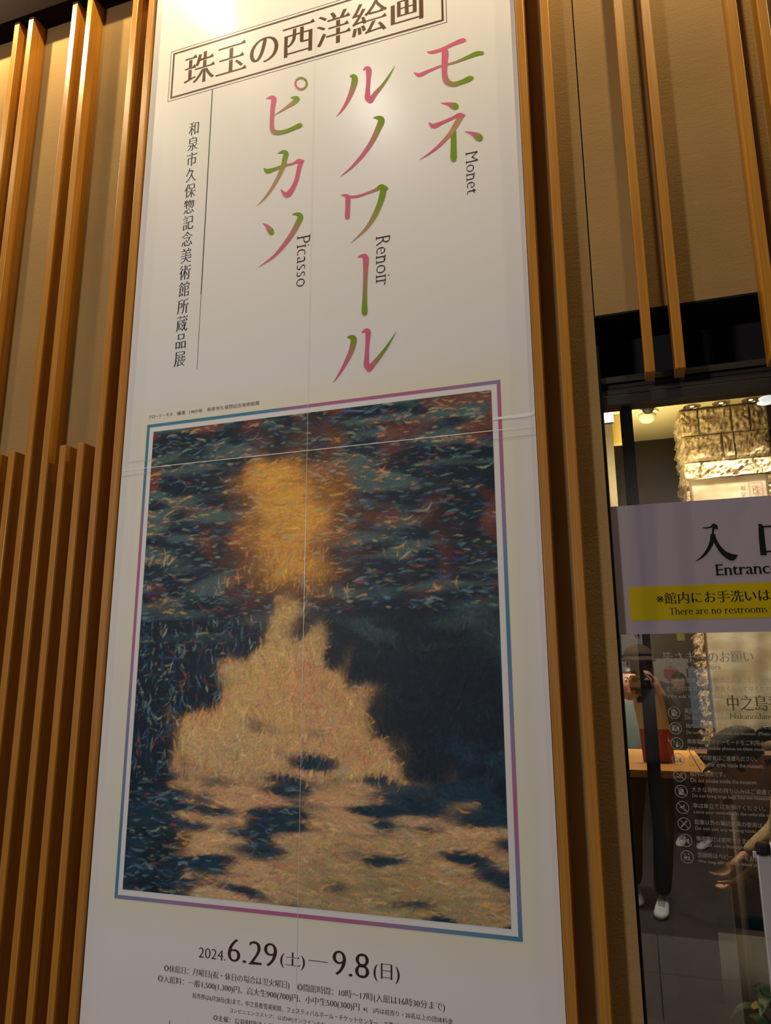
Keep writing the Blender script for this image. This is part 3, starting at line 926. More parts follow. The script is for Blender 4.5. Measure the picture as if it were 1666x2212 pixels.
G('body_lettering', 'We ask that you abide by and understand the following.', 1441, 1500.5, 1509.5, (1666, 1512), prefix='We ask that you abide by and understa')
rows = [
    (1456.6, 1539.6, '展示品に触れないでください。', 'Do not touch the exhibits.', 1608, 1583),
    (1459.6, 1573, '館内は撮影禁止です。(茶室のみ撮影できます)', 'Do not take photos inside the museum. (Photo', 1693, 1664),
    (1462.6, 1606, '携帯電話はマナーモードをご利用ください。', 'Keep your mobile phones on silent mode.', 1690, 1655),
    (1465.6, 1640.2, '館内での飲食はご遠慮ください。', 'Do not eat or drink inside the museum.', 1636, 1650),
    (1468.6, 1675, '館内は禁煙です。', 'Do not smoke inside the museum.', 1567, 1636),
    (1472, 1709.4, '大きな荷物の持ち込みはご遠慮ください。', 'Do not bring large bags into the museum.', 1710, 1666),
    (1475.2, 1744.2, '傘は傘立てにお預けください。', 'Leave your umbrellas in the umbrella stand.', 1655, 1680),
    (1478.4, 1779.8, '鉛筆以外の筆記用具の使用はご遠慮ください。', 'Do not use any writing tools other than', 1735, 1686),
    (1481.8, 1815.4, '懐中電灯は使用できません。', 'Do not use a flashlight.', 1640, 1612),
    (1484.7, 1851, '混雑時はベビーカーをお預けください。', 'We may ask you to leave your', 1705, 1650),
]
for i, (cx, cy, jp, en, rj, re_) in enumerate(rows):
    l = cx + 22.5
    G('rule_lettering', jp, l, cy - 10, cy + 1, (rj, cy - 1 + (rj - l) * 0.045 * (cy - 1457) / 400 + 4))
    G('rule_lettering', en, l + 1.5, cy + 5.5, cy + 14.5, (re_, cy + 12), None or M_VINYL)
    p = at(cx, cy, YS); r = 0.0178
    Q = []
    n = 28
    for k in range(n):
        a0, a1 = 2 * math.pi * k / n, 2 * math.pi * (k + 1) / n
        Q.append([(p.x + r * math.cos(a0), p.z + r * math.sin(a0)), (p.x + r * math.cos(a1), p.z + r * math.sin(a1)),
                  (p.x + r * 0.90 * math.cos(a1), p.z + r * 0.90 * math.sin(a1)), (p.x + r * 0.90 * math.cos(a0), p.z + r * 0.90 * math.sin(a0))])
    def R4(x0, x1, z0, z1): return [(p.x + x0 * r, p.z + z0 * r), (p.x + x1 * r, p.z + z0 * r), (p.x + x1 * r, p.z + z1 * r), (p.x + x0 * r, p.z + z1 * r)]
    def BAR(xa, za, xb, zb, w):
        l_ = math.hypot(xb - xa, zb - za); nx, nz = -(zb - za) / l_ * w, (xb - xa) / l_ * w
        return [(p.x + (xa + nx) * r, p.z + (za + nz) * r), (p.x + (xa - nx) * r, p.z + (za - nz) * r), (p.x + (xb - nx) * r, p.z + (zb - nz) * r), (p.x + (xb + nx) * r, p.z + (zb + nz) * r)]
    Q.append(BAR(-0.66, 0.66, 0.66, -0.66, 0.05))
    Q += [
        [R4(-0.42, 0.30, -0.55, -0.05), R4(-0.42, -0.28, 0, 0.5), R4(-0.22, -0.08, 0, 0.6), R4(-0.02, 0.12, 0, 0.6), R4(0.18, 0.32, 0, 0.5), BAR(0.3, -0.3, 0.58, 0.15, 0.07)],
        [R4(-0.58, 0.58, -0.42, -0.18), R4(-0.58, -0.2, -0.16, 0.28), R4(0.2, 0.58, -0.16, 0.28), R4(-0.25, 0.25, 0.3, 0.45), R4(-0.1, 0.1, -0.1, 0.1)],
        [R4(-0.20, 0.20, -0.6, 0.25), R4(0.08, 0.14, 0.25, 0.62), R4(-0.5, -0.44, -0.2, 0.3), R4(0.44, 0.5, -0.2, 0.3)],
        [R4(-0.45, 0.05, -0.5, -0.3), R4(-0.40, 0.0, -0.26, -0.1), R4(0.14, 0.5, -0.5, 0.2), R4(0.28, 0.34, 0.2, 0.6)],
        [R4(-0.6, 0.25, -0.35, -0.2), R4(0.32, 0.45, -0.35, -0.2), BAR(0.15, 0.0, 0.45, 0.15, 0.06), BAR(0.1, 0.2, 0.5, 0.45, 0.06)],
        [R4(-0.40, 0.40, -0.55, 0.35), R4(-0.2, -0.12, 0.35, 0.6), R4(0.12, 0.2, 0.35, 0.6), R4(-0.2, 0.2, 0.55, 0.62)],
        [[(p.x - 0.5 * r, p.z + 0.0 * r), (p.x + 0.1 * r, p.z - 0.3 * r), (p.x + 0.45 * r, p.z + 0.5 * r)], BAR(0.0, 0.0, 0.35, -0.6, 0.05)],
        [BAR(-0.5, -0.5, 0.45, 0.5, 0.10), BAR(-0.6, -0.62, -0.45, -0.45, 0.04)],
        [R4(-0.55, 0.1, -0.14, 0.14), [(p.x + 0.1 * r, p.z - 0.14 * r), (p.x + 0.5 * r, p.z - 0.35 * r), (p.x + 0.5 * r, p.z + 0.35 * r), (p.x + 0.1 * r, p.z + 0.14 * r)]],
        [[(p.x + 0.05 * r, p.z - 0.5 * r), (p.x + 0.5 * r, p.z - 0.5 * r), (p.x + 0.3 * r, p.z + 0.3 * r)], R4(0.2, 0.38, 0.35, 0.6), R4(-0.45, -0.05, -0.25, 0.05), R4(-0.42, -0.32, -0.5, -0.3), R4(-0.18, -0.08, -0.5, -0.3)],
    ][i]
    quad_print('pictogram', Q, YS, M_VINYL, notice)
put_text('museum_name_lettering', '中之島香雪美術館', YS - 0.0004, 1571, 1502, 1535, (1659, 1519), M_VDARK, notice, 'bold', prefix='中之島')
put_text('museum_name_lettering', 'Nakanoshima', YS - 0.0004, 1577, 1541.5, 1552.5, (1668, 1549), M_VDARK, notice, 'latin', prefix='Nakanoshim')

# ================================================================== the lobby behind the glass
_p = at(1466, 889, 3.36)
LCZ = _p.z + 0.01
_c, _d = 1400 - 833.0, 951 - 1106.0
_v = Vector([RC[r][0] * _c + RC[r][1] * _d + RC[r][2] * F_PX for r in range(3)])
LB = (CAM + _v * ((LCZ - CAM.z) / _v.z)).y
print('LOBBY', LCZ, LB)
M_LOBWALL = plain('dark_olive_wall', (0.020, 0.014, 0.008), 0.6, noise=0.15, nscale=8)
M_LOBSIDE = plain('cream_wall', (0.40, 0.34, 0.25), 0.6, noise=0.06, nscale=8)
M_LOBCEIL = plain('cream_ceiling', (0.52, 0.44, 0.27), 0.8, noise=0.04)
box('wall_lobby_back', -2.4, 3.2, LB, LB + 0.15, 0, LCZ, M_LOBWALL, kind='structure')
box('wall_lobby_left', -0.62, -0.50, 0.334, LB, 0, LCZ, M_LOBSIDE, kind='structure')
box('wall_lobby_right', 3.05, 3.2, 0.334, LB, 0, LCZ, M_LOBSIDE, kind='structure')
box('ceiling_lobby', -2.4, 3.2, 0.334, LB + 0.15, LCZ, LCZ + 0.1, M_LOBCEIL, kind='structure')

# split-faced stone pillar
YPI = 3.36
LB = LB
p0 = at(1466, 889, YPI); p1 = at(1655, 868, YPI)
pill = empty('stone_pillar', ((p0.x + p1.x) / 2, YPI + 0.3, 0), label='rough split-faced tan stone pillar behind the hanging banner', cat='pillar')


def stone_mat():
    m, t, N, L, B = nt('split_tan_stone')
    tc = N.new('ShaderNodeTexCoord')
    v = N.new('ShaderNodeTexVoronoi'); v.inputs['Scale'].default_value = 26
    n = N.new('ShaderNodeTexNoise'); n.inputs['Scale'].default_value = 30; n.inputs['Detail'].default_value = 8
    L.new(tc.outputs['Object'], v.inputs['Vector']); L.new(tc.outputs['Object'], n.inputs['Vector'])
    cr = N.new('ShaderNodeValToRGB')
    cr.color_ramp.elements[0].position = 0.35; cr.color_ramp.elements[0].color = (0.22, 0.16, 0.09, 1)
    cr.color_ramp.elements[1].position = 0.62; cr.color_ramp.elements[1].color = (0.52, 0.42, 0.27, 1)
    L.new(n.outputs['Fac'], cr.inputs[0])
    cr2 = N.new('ShaderNodeValToRGB')
    cr2.color_ramp.elements[0].position = 0.05; cr2.color_ramp.elements[0].color = (0.25, 0.18, 0.12, 1)
    cr2.color_ramp.elements[1].position = 0.16; cr2.color_ramp.elements[1].color = (1, 1, 1, 1)
    L.new(v.outputs['Distance'], cr2.inputs[0])
    mx = N.new('ShaderNodeMix'); mx.data_type = 'RGBA'; mx.blend_type = 'MULTIPLY'; mx.inputs[0].default_value = 0.8
    L.new(cr.outputs[0], mx.inputs[6]); L.new(cr2.outputs[0], mx.inputs[7]); L.new(mx.outputs[2], B.inputs['Base Color'])
    b = N.new('ShaderNodeBump'); b.inputs['Strength'].default_value = 1.0; b.inputs['Distance'].default_value = 0.03
    L.new(n.outputs['Fac'], b.inputs['Height']); L.new(b.outputs[0], B.inputs['Normal'])
    B.inputs['Roughness'].default_value = 0.9
    return m


M_STONE = stone_mat()
from mathutils import noise as mn


def stone_block(x0, x1, z0, z1, seed):
    nx, nz, ny = 16, 10, 6
    bm = bmesh.new()
    d = 0.40
    g = {}
    def P(x, y, z, amp):
        q = Vector((x * 11 + seed, y * 11, z * 15))
        k = mn.noise(q) * 0.030 + abs(mn.noise(q * 2.3)) * 0.050
        return k * amp
    for i in range(nx + 1):
        for j in range(nz + 1):
            x = x0 + (x1 - x0) * i / nx; z = z0 + (z1 - z0) * j / nz
            edge = min(i, nx - i, j, nz - j)
            amp = (0.0, 0.75, 1.0)[min(edge, 2)]
            g[i, j] = bm.verts.new((x, YPI - 0.004 - (0.012 * (edge > 0)) - P(x, 0, z, amp) , z))
    for i in range(nx):
        for j in range(nz):
            bm.faces.new((g[i, j], g[i + 1, j], g[i + 1, j + 1], g[i, j + 1]))
    b = [bm.verts.new((x, YPI + d, z)) for x, z in ((x0, z0), (x1, z0), (x1, z1), (x0, z1))]
    bm.faces.new((b[3], b[2], b[1], b[0]))
    bm.faces.new([g[i, 0] for i in range(nx, -1, -1)] + [b[0], b[1]])
    bm.faces.new([g[i, nz] for i in range(nx + 1)] + [b[2], b[3]])
    # rough left and right faces
    for sx, col, (bb, bt_) in ((-1, 0, (b[0], b[3])), (1, nx, (b[1], b[2]))):
        gg = {}
        for k in range(ny + 1):
            for j in range(nz + 1):
                z = z0 + (z1 - z0) * j / nz
                if k == 0: gg[k, j] = g[col, j]
                elif k == ny and j == 0: gg[k, j] = bb
                elif k == ny and j == nz: gg[k, j] = bt_
                else:
                    edge = min(k, j, nz - j); amp = 1.0 if edge > 0 else 0.0
                    y = YPI + d * k / ny
                    gg[k, j] = bm.verts.new(((x0 if sx < 0 else x1) + sx * (0.008 * (edge > 0) + P(3 + y, y, z, amp) * 0.8), y, z))
        for k in range(ny):
            for j in range(nz):
                q = (gg[k, j], gg[k, j + 1], gg[k + 1, j + 1], gg[k + 1, j])
                bm.faces.new(q if sx > 0 else q[::-1])
    bmesh.ops.recalc_face_normals(bm, faces=bm.faces)
    return link('stone_block', to_mesh(bm), M_STONE, pill)


zt = p0.z
rowh = 0.205
pw = p1.x - p0.x
r_ = random.Random(3)
z = LCZ if False else zt
ri = 0
splits = [(0.22, 0.60, 0.80), (0.47, 0.60), (0.20, 0.78), (0.35, 0.7)]
while z > 0.05:
    z_ = max(z - rowh, 0.0)
    cuts = [0] + list(splits[ri % 4]) + [1]
    for a, b in zip(cuts, cuts[1:]):
        stone_block(p0.x + pw * a + 0.002, p0.x + pw * b - 0.002, z_ + 0.003, z - 0.002, ri * 7.3 + a * 31)
    z = z_; ri += 1
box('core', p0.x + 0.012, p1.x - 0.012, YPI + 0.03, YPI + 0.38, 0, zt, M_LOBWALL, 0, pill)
box('cap', p0.x + 0.02, p1.x - 0.02, YPI + 0.02, YPI + 0.38, zt, LCZ, M_LOBCEIL, 0, pill)

# downlights, smoke detectors
M_CHROME = plain('polished_trim_ring', (0.8, 0.75, 0.65), 0.15, 1.0)
M_LAMPON = plain('lit_lamp_glass', (1, 0.9, 0.7), 0.3, emit=((1.0, 0.86, 0.6), 6.0))
M_WPLAS = plain('cream_plastic', (0.7, 0.64, 0.5), 0.4, noise=0.03)


def ceil_pt(u, v, zc):
    a, b, c = u - 833.0, v - 1106.0, F_PX
    d = Vector([RC[r][0] * a + RC[r][1] * b + RC[r][2] * c for r in range(3)])
    return CAM + d * ((zc - CAM.z) / d.z)


for k, (u, v) in enumerate(((1495, 877), (1558, 869.5), (1622, 862.5))):
    p = ceil_pt(u, v, LCZ)
    t = empty('ceiling_downlight', (p.x, p.y, LCZ - 0.001), group='lobby downlights', cat='ceiling light',
              label=('leftmost recessed downlight in front of the stone pillar', 'middle recessed downlight in front of the stone pillar',
                     'rightmost recessed downlight in front of the stone pillar')[k])
    link('trim_ring', to_mesh(lathe([(0.045, 0.0), (0.062, 0.0), (0.062, -0.006), (0.048, -0.010), (0.045, -0.004)], 24), smooth=False), M_CHROME, t, (0, 0, 0))
    link('reflector', to_mesh(lathe([(0.044, -0.003), (0.030, 0.002), (0.02, 0.003)], 20)), M_LOBWALL, t, (0, 0, 0))
    link('bulb', to_mesh(lathe([(0.002, -0.004), (0.014, -0.004), (0.016, -0.001), (0.012, 0.0)], 16)), M_LAMPON, t, (0, 0, 0))
p = ceil_pt(1397, 889, LCZ)
t = empty('smoke_detector', (p.x, p.y, LCZ), label='cream domed detector on the lobby ceiling left of the pillar', cat='detector')
link('base', to_mesh(lathe([(0.085, 0.0), (0.085, -0.018), (0.07, -0.024)], 28)), M_WPLAS, t, (0, 0, 0))
link('dome', to_mesh(lathe([(0.066, -0.02), (0.064, -0.05), (0.050, -0.075), (0.028, -0.088), (0.004, -0.09)], 28), smooth=True), M_WPLAS, t, (0, 0, 0))
p = ceil_pt(1399, 873, LCZ)
t = empty('security_camera', (p.x, p.y, LCZ), label='small dark dome camera on the lobby ceiling at the top of the glass', cat='camera')
link('base', to_mesh(lathe([(0.07, 0.0), (0.07, -0.02), (0.05, -0.03)], 24)), M_BROWNBLK, t, (0, 0, 0))
link('dome', to_mesh(lathe([(0.042, -0.028), (0.040, -0.05), (0.026, -0.068), (0.004, -0.074)], 24), smooth=True), M_BLACK, t, (0, 0, 0))

# bright pendant discs at the right
M_DISC = plain('pale_blue_lit_disc', (0.8, 0.9, 1.0), 0.4, emit=((0.72, 0.86, 1.0), 1.1))
for k, (u, v) in enumerate(((1660, 860), (1655, 869))):
    yy = (2.45, 2.75)[k]
    p = at(u, v, yy)
    t = empty('disc_lamp', (p.x, yy, p.z), cat='lamp', group='disc lamps',
              label=('upper pale blue glowing disc beside the pillar top', 'lower pale blue glowing disc beside the pillar top')[k])
    link('diffuser', to_mesh(lathe([(0.002, -0.006), (0.045, -0.006), (0.055, 0.0), (0.045, 0.004)], 24)), M_DISC, t, (0, 0, 0))
    link('stem', to_mesh(lathe([(0.003, 0.004), (0.003, LCZ - p.z)], 8)), M_CHROME, t, (0, 0, 0))

# wall light and cupboard edge seen through the narrow side light
M_WLIGHT = plain('lit_wall_lamp', (1, 1, 1), 0.4, emit=((1.0, 0.97, 0.95), 5.0))
a = at(1303, 883, 0.9); b = at(1325.5, 904, 0.9)
wl = empty('wall_lamp', ((a.x + b.x) / 2, 0.9, b.z), label='glowing white box lamp seen at the top of the narrow glass strip', cat='lamp')
box('diffuser', a.x - 0.03, b.x, 0.9, 0.95, b.z, a.z + 0.03, M_WLIGHT, 0.003, wl)
box('bracket', a.x - 0.03, b.x - 0.002, 0.951, 1.0, b.z + 0.01, a.z + 0.02, M_BLACK, 0, wl)
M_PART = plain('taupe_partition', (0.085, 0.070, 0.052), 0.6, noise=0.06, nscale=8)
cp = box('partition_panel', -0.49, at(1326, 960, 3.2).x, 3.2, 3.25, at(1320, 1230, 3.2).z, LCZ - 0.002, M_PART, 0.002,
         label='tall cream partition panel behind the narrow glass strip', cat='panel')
a = at(1327, 960, 3.3)
box('cream_cabinet', a.x - 0.06, at(1349, 958, 3.3).x, 3.3, 3.35, a.z, LCZ - 0.002, plain('yellow_cream_paint', (0.38, 0.28, 0.08), 0.5, noise=0.03), 0.004,
    label='yellowish hanging bulkhead beside the cream partition panel', cat='bulkhead')

# hanging banner on the pillar
YH = YPI - 0.14
a = at(1484, 1036, YH); b = at(1662, 1020, YH)
hb = empty('hanging_banner', ((a.x + b.x) / 2, YH, 1.1), label='cream cloth banner hung from a metal rod on the stone pillar', cat='banner')
bm = bmesh.new(); tube(bm, [(a.x, YH, a.z), (b.x, YH, a.z)], 0.007, 10)
link('rod', to_mesh(bm, smooth=True), M_CHROME, hb)
for u in (1496, 1649):
    q = at(u, 1030, YH)
    bm = bmesh.new(); tube(bm, [(q.x, YH, a.z), (q.x, YH, a.z + 0.05), (q.x, YH + 0.09, a.z + 0.06)], 0.003, 6)
    link('hook', to_mesh(bm), M_CHROME, hb)
zb = at(1541, 1622, YH).z


def cloth_mat():
    m, t, N, L, B = nt('cream_banner_cloth')
    tc = N.new('ShaderNodeTexCoord'); n = N.new('ShaderNodeTexNoise'); n.inputs['Scale'].default_value = 3.2; n.inputs['Detail'].default_value = 3
    mp = N.new('ShaderNodeMapping'); mp.inputs['Scale'].default_value = (1.0, 1.0, 2.4)
    L.new(tc.outputs['Object'], mp.inputs[0]); L.new(mp.outputs[0], n.inputs['Vector'])
    cr = N.new('ShaderNodeValToRGB')
    E0 = cr.color_ramp.elements
    E0[0].position = 0.35; E0[0].color = (0.46, 0.38, 0.24, 1)
    E0[1].position = 0.62; E0[1].color = (0.72, 0.69, 0.60, 1)
    L.new(n.outputs['Fac'], cr.inputs[0]); L.new(cr.outputs[0], B.inputs['Base Color'])
    B.inputs['Roughness'].default_value = 0.8
    return m


bm = bmesh.new()
nx_, nz_ = 24, 30
x0_, x1_ = a.x + 0.012, b.x - 0.012
gv = [[bm.verts.new((x0_ + (x1_ - x0_) * i / nx_, YH - 0.004 + 0.006 * math.sin(i * 0.9 + j * 0.22) * (j / nz_), a.z + (zb - a.z) * j / nz_)) for i in range(nx_ + 1)] for j in range(nz_ + 1)]
for j in range(nz_):
    for i in range(nx_):
        bm.faces.new((gv[j][i], gv[j + 1][i], gv[j + 1][i + 1], gv[j][i + 1]))
bmesh.ops.solidify(bm, geom=bm.faces[:], thickness=0.002)
link('cloth', to_mesh(bm, smooth=True), cloth_mat(), hb)
YHI = YH - 0.0125
q0, q1 = at(1616.5, 1043, YHI), at(1652.5, 1085, YHI)
M_REDINK = plain('red_brown_ink', (0.20, 0.055, 0.03), 0.6, noise=0.03)
quad_print('title_frame', frame_quads(q0.x, q1.x, q1.z - 0.6, q0.z, 0.003) + frame_quads(q0.x + 0.008, q1.x - 0.008, q1.z - 0.592, q0.z - 0.008, 0.002), YHI, M_REDINK, hb)
put_column('title_lettering', '珠玉の西洋', YHI, (q0.x + q1.x) / 2, (q1.x - q0.x) * 0.62, at(1635, 1047, YHI).z, at(1635, 1047, YHI).z - 0.43, M_REDINK, hb)
q0 = at(1604.5, 1050, YHI)
put_column('museum_lettering', '和泉市久保惣記念', YHI, q0.x, 0.032, q0.z + 0.004, q0.z - 0.34, M_INK, hb)

# counter with a slanted right end
M_COUNTER = wood_mat('amber_counter_top', (0.46, 0.22, 0.05), (0.62, 0.33, 0.09), 0.3)
M_CFRONT = plain('dark_brown_panel', (0.085, 0.045, 0.028), 0.45, noise=0.12, nscale=12)
CZ = 1.03
def on_z(u, v, zc): return ceil_pt(u, v, zc)
c1, c2, c3, c4 = on_z(1330, 1663, CZ), on_z(1536, 1668.5, CZ), on_z(1481, 1597, CZ), on_z(1330, 1595, CZ)
ct_ = empty('reception_counter', ((c1.x + c2.x) / 2, (c1.y + c3.y) / 2, 0), label='amber wooden counter top over a dark panelled front inside the glass', cat='counter')


def prism(name, pts, z0, z1, mat, parent):
    bm = bmesh.new()
    lo = [bm.verts.new((p[0], p[1], z0)) for p in pts]; hi = [bm.verts.new((p[0], p[1], z1)) for p in pts]
    bm.faces.new(lo[::-1]); bm.faces.new(hi)
    n = len(pts)
    for i in range(n): bm.faces.new((lo[i], lo[(i + 1) % n], hi[(i + 1) % n], hi[i]))
    return link(name, to_mesh(bm), mat, parent)


cyf, cyb = c2.y, min(c3.y, 2.88)
tt = (cyb - cyf) / (c3.y - cyf)
xr = c2.x + (c3.x - c2.x) * tt
prism('counter_top', [(-0.49, cyf), (c2.x, cyf), (xr, cyb), (-0.49, cyb)], CZ - 0.035, CZ, M_COUNTER, ct_)
prism('groove', [(c2.x - 0.045, cyf + 0.01), (c2.x - 0.040, cyf + 0.01), (xr - 0.028, cyb - 0.01), (xr - 0.033, cyb - 0.01)], CZ, CZ + 0.0008, M_BLACK, ct_)
for k in range(3):
    w = (c2.x - 0.03 + 0.48) / 3
    prism('front_panel', [(-0.48 + w * k + 0.003, cyf + 0.03), (-0.48 + w * (k + 1) - 0.003, cyf + 0.03), (-0.48 + w * (k + 1) - 0.003, cyf + 0.05), (-0.48 + w * k + 0.003, cyf + 0.05)], 0.0, CZ - 0.036, M_CFRONT, ct_)
prism('carcass', [(-0.48, cyf + 0.051), (c2.x - 0.035, cyf + 0.051), (xr - 0.03, cyb - 0.02), (-0.48, cyb - 0.02)], 0.0, CZ - 0.037, M_BROWNBLK, ct_)

# low dark cabinet in front of the pillar
a = at(1487, 1625, 2.95)
cb = empty('low_cabinet', (1.0, 2.95, 0), label='low dark brown cabinet below the cream banner behind the bending person', cat='cabinet')
box('body', a.x + 0.03, 1.95, 2.95, 3.20, 0.06, a.z - 0.03, M_CFRONT, 0.003, cb)
box('top_board', a.x, 1.98, 2.92, 3.20, a.z - 0.03, a.z, M_CFRONT, 0.003, cb)
box('plinth', a.x + 0.05, 1.93, 2.98, 3.19, 0, 0.06, M_BLACK, 0, cb)
for k in range(3):
    w = (1.95 - a.x - 0.03) / 3
    dr = box('door', a.x + 0.034 + w * k, a.x + 0.026 + w * (k + 1), 2.932, 2.949, 0.08, a.z - 0.045, M_CFRONT, 0.002, cb)
    hb_ = box('handle', a.x + 0.06 + w * k, a.x + 0.075 + w * k, 2.918, 2.931, 0.45, 0.60, M_CHROME, 0.002)
    hb_.parent = dr; hb_.location = hb_.location - Vector(cb.location) - Vector(dr.location)
# leaning locker sign on the counter
ys_ = cyf + 0.35
stand = empty('counter_sign', (0.05, ys_, CZ), label='cream standing sign with a red foot on the amber counter', cat='sign')
M_CREAM = plain('cream_card', (0.62, 0.52, 0.34), 0.5, noise=0.04)
M_RED = plain('brick_red_card', (0.36, 0.05, 0.025), 0.5, noise=0.04)
M_GREYB = plain('grey_brown_ink', (0.13, 0.09, 0.07), 0.5, noise=0.04)
tl, tr, ml, mr, bl, br = at(1357, 1459, ys_), at(1422, 1461, ys_), at(1381, 1575, ys_), at(1448, 1573, ys_), at(1388, 1606, ys_), at(1456, 1606, ys_)
CZb = CZ + 0.002
dz_ = bl.z - CZb


def slab_poly(name, pts, y, th, mat, parent):
    bm = bmesh.new()
    f = [bm.verts.new((p[0], y, p[1])) for p in pts]; b = [bm.verts.new((p[0], y + th, p[1])) for p in pts]
    bm.faces.new(f); bm.faces.new(b[::-1]); n = len(pts)
    for i in range(n): bm.faces.new((f[i], b[i], b[(i + 1) % n], f[(i + 1) % n]))
    bmesh.ops.recalc_face_normals(bm, faces=bm.faces)
    return link(name, to_mesh(bm), mat, parent)


zb_ = min(bl.z, br.z)
slab_poly('card', [(tl.x + 0.012, tl.z), (tl.x, tl.z - 0.02), (ml.x, ml.z), (mr.x, ml.z), (tr.x + 0.006, tl.z - 0.03), (tr.x - 0.01, tl.z)], ys_, 0.01, M_CREAM, stand)
slab_poly('foot_panel', [(ml.x, ml.z), (bl.x, CZb), (br.x, CZb), (mr.x, ml.z)], ys_ - 0.002, 0.012, M_RED, stand)
zq = at(1364, 1486, ys_ - 0.003)
slab_poly('title_strip', [(zq.x - 0.008, zq.z + 0.002), (zq.x + 0.004, zq.z - 0.034), (mr.x - 0.055, zq.z - 0.034), (mr.x - 0.065, zq.z + 0.002)], ys_ - 0.003, 0.003, M_GREYB, stand)
yl = ys_ - 0.0045
def ST(s, l, t, b, r, m): put_text('lettering', s, yl, l, t, b, r, m, stand, None)
ST('100円返却', 1361, 1464, 1473, (1409, 1470), M_INK)
ST('100', 1377, 1483.5, 1488, (1389, 1486), M_CREAM)
bx = at(1383, 1511, yl)
quad_print('bag_picture', [[(bx.x - 0.016, bx.z - 0.016), (bx.x + 0.016, bx.z - 0.016), (bx.x + 0.016, bx.z + 0.012), (bx.x - 0.016, bx.z + 0.012)],
                           [(bx.x - 0.006, bx.z + 0.012), (bx.x + 0.006, bx.z + 0.012), (bx.x + 0.006, bx.z + 0.022), (bx.x - 0.006, bx.z + 0.022)]], yl, M_INKBLK, stand)
yq = at(1369, 1495, yl)
quad_print('yellow_tab', [[(yq.x - 0.008, yq.z - 0.01), (yq.x + 0.008, yq.z - 0.01), (yq.x + 0.008, yq.z + 0.01), (yq.x - 0.008, yq.z + 0.01)]], yl, plain('yellow_ink', (0.5, 0.38, 0.02), 0.5, noise=0.03), stand)
box('base_block', (bl.x + br.x) / 2 - 0.05, (bl.x + br.x) / 2 + 0.06, ys_ + 0.011, ys_ + 0.08, CZ + 0.0005, CZ + 0.03, plain('pinkish_block', (0.30, 0.16, 0.12), 0.5, noise=0.05), 0.003, stand)


# ================================================================== the street side (seen as reflections in the glass)
M_STREET = plain('dark_street_wall', (0.055, 0.045, 0.042), 0.7, noise=0.2, nscale=3)
box('wall_street', -5.2, 5.2, -7.6, -7.4, 0, 6.4, M_STREET, kind='structure')
M_WB = plain('white_notice_paper', (0.62, 0.62, 0.60), 0.6, noise=0.05)
M_BL = plain('grey_blue_plastic', (0.16, 0.26, 0.42), 0.4, noise=0.2, nscale=9)


def mirror(u, v, y):
    """where something stands whose reflection in the glass shows at pixel (u, v), for depth y on the street side"""
    p = at(u, v, 2 * YG - y)
    return Vector((p.x, y, p.z))


def board(label, u0, v0, u1, v1, y, mat, extra=None):
    a, b = mirror(u0, v0, y), mirror(u1, v1, y)
    x0, x1, z0, z1 = min(a.x, b.x), max(a.x, b.x), min(a.z, b.z), max(a.z, b.z)
    t = empty('poster_board', ((x0 + x1) / 2, y, z0), label=label, cat='poster')
    box('panel', x0, x1, y - 0.02, y, z0, z1, mat, 0.002, t)
    box('edge_strip', x0 - 0.01, x1 + 0.01, y - 0.03, y - 0.021, z0 - 0.01, z1 + 0.01, M_BLACK, 0, t)
    return t, x0, x1, z0, z1


YW = -7.36
t, x0, x1, z0, z1 = board('white notice board with a hash sign, reflected at the upper left of the glass', 1338, 1330, 1391, 1415, YW, M_WB)
for s_, (ox, oz, w) in (('#', (0.72, 0.30, 0.22)),):
    V, FC = text_mesh(s_, 'bold')
    V = [[-v[0], v[1]] for v in V]
    V = fit(V, x0 + (x1 - x0) * 0.62, x0 + (x1 - x0) * 0.90, z0 + (z1 - z0) * 0.42, z0 + (z1 - z0) * 0.62)
    V = [[x0 + x1 - x, z] for x, z in V]
    V = [[x0 + x1 - x, z] for x, z in V]
    link('lettering', plane_mesh(V, FC, YW + 0.002), M_INKBLK, t)
board('pale board reflected left of the person in the cap', 1338, 1423, 1405, 1500, YW, M_WB)
t, x0, x1, z0, z1 = board('white board with a round pink and orange mark, reflected in the glass', 1411, 1423, 1490, 1478, YW, M_WB)
bm = lathe([(0.002, 0.0), (0.09, 0.0), (0.09, 0.004), (0.002, 0.005)], 28)
bmesh.ops.rotate(bm, verts=bm.verts, cent=(0, 0, 0), matrix=Matrix.Rotation(-math.pi / 2, 3, 'X'))
bmesh.ops.translate(bm, verts=bm.verts, vec=((x0 + x1) / 2, YW + 0.004, z0 + (z1 - z0) * 0.42))
link('round_mark', to_mesh(bm), plain('pink_orange_mark', (0.55, 0.10, 0.14), 0.5, noise=0.5, nscale=8), t)
t, x0, x1, z0, z1 = board('dark board with a yellow patch, reflected just below the entrance sign', 1410, 1330, 1494, 1414, YW, M_BROWNBLK)
quad_print('yellow_patch', [[(x0 + (x1 - x0) * 0.64, z0 + (z1 - z0) * 0.35), (x0 + (x1 - x0) * 0.86, z0 + (z1 - z0) * 0.35), (x0 + (x1 - x0) * 0.86, z0 + (z1 - z0) * 0.60), (x0 + (x1 - x0) * 0.64, z0 + (z1 - z0) * 0.60)]], YW + 0.003, plain('yellow_panel', (0.7, 0.6, 0.03), 0.5, noise=0.05), t)
light('AREA', 'street_board_fill', (0.6, -6.3, 3.9), 40, (1.0, 0.95, 0.88), (0.3, -7.36, 1.7), shape='RECTANGLE', size=2.5, size_y=0.3)  # added fill that brightens the street boards for their reflection, no shop behind it

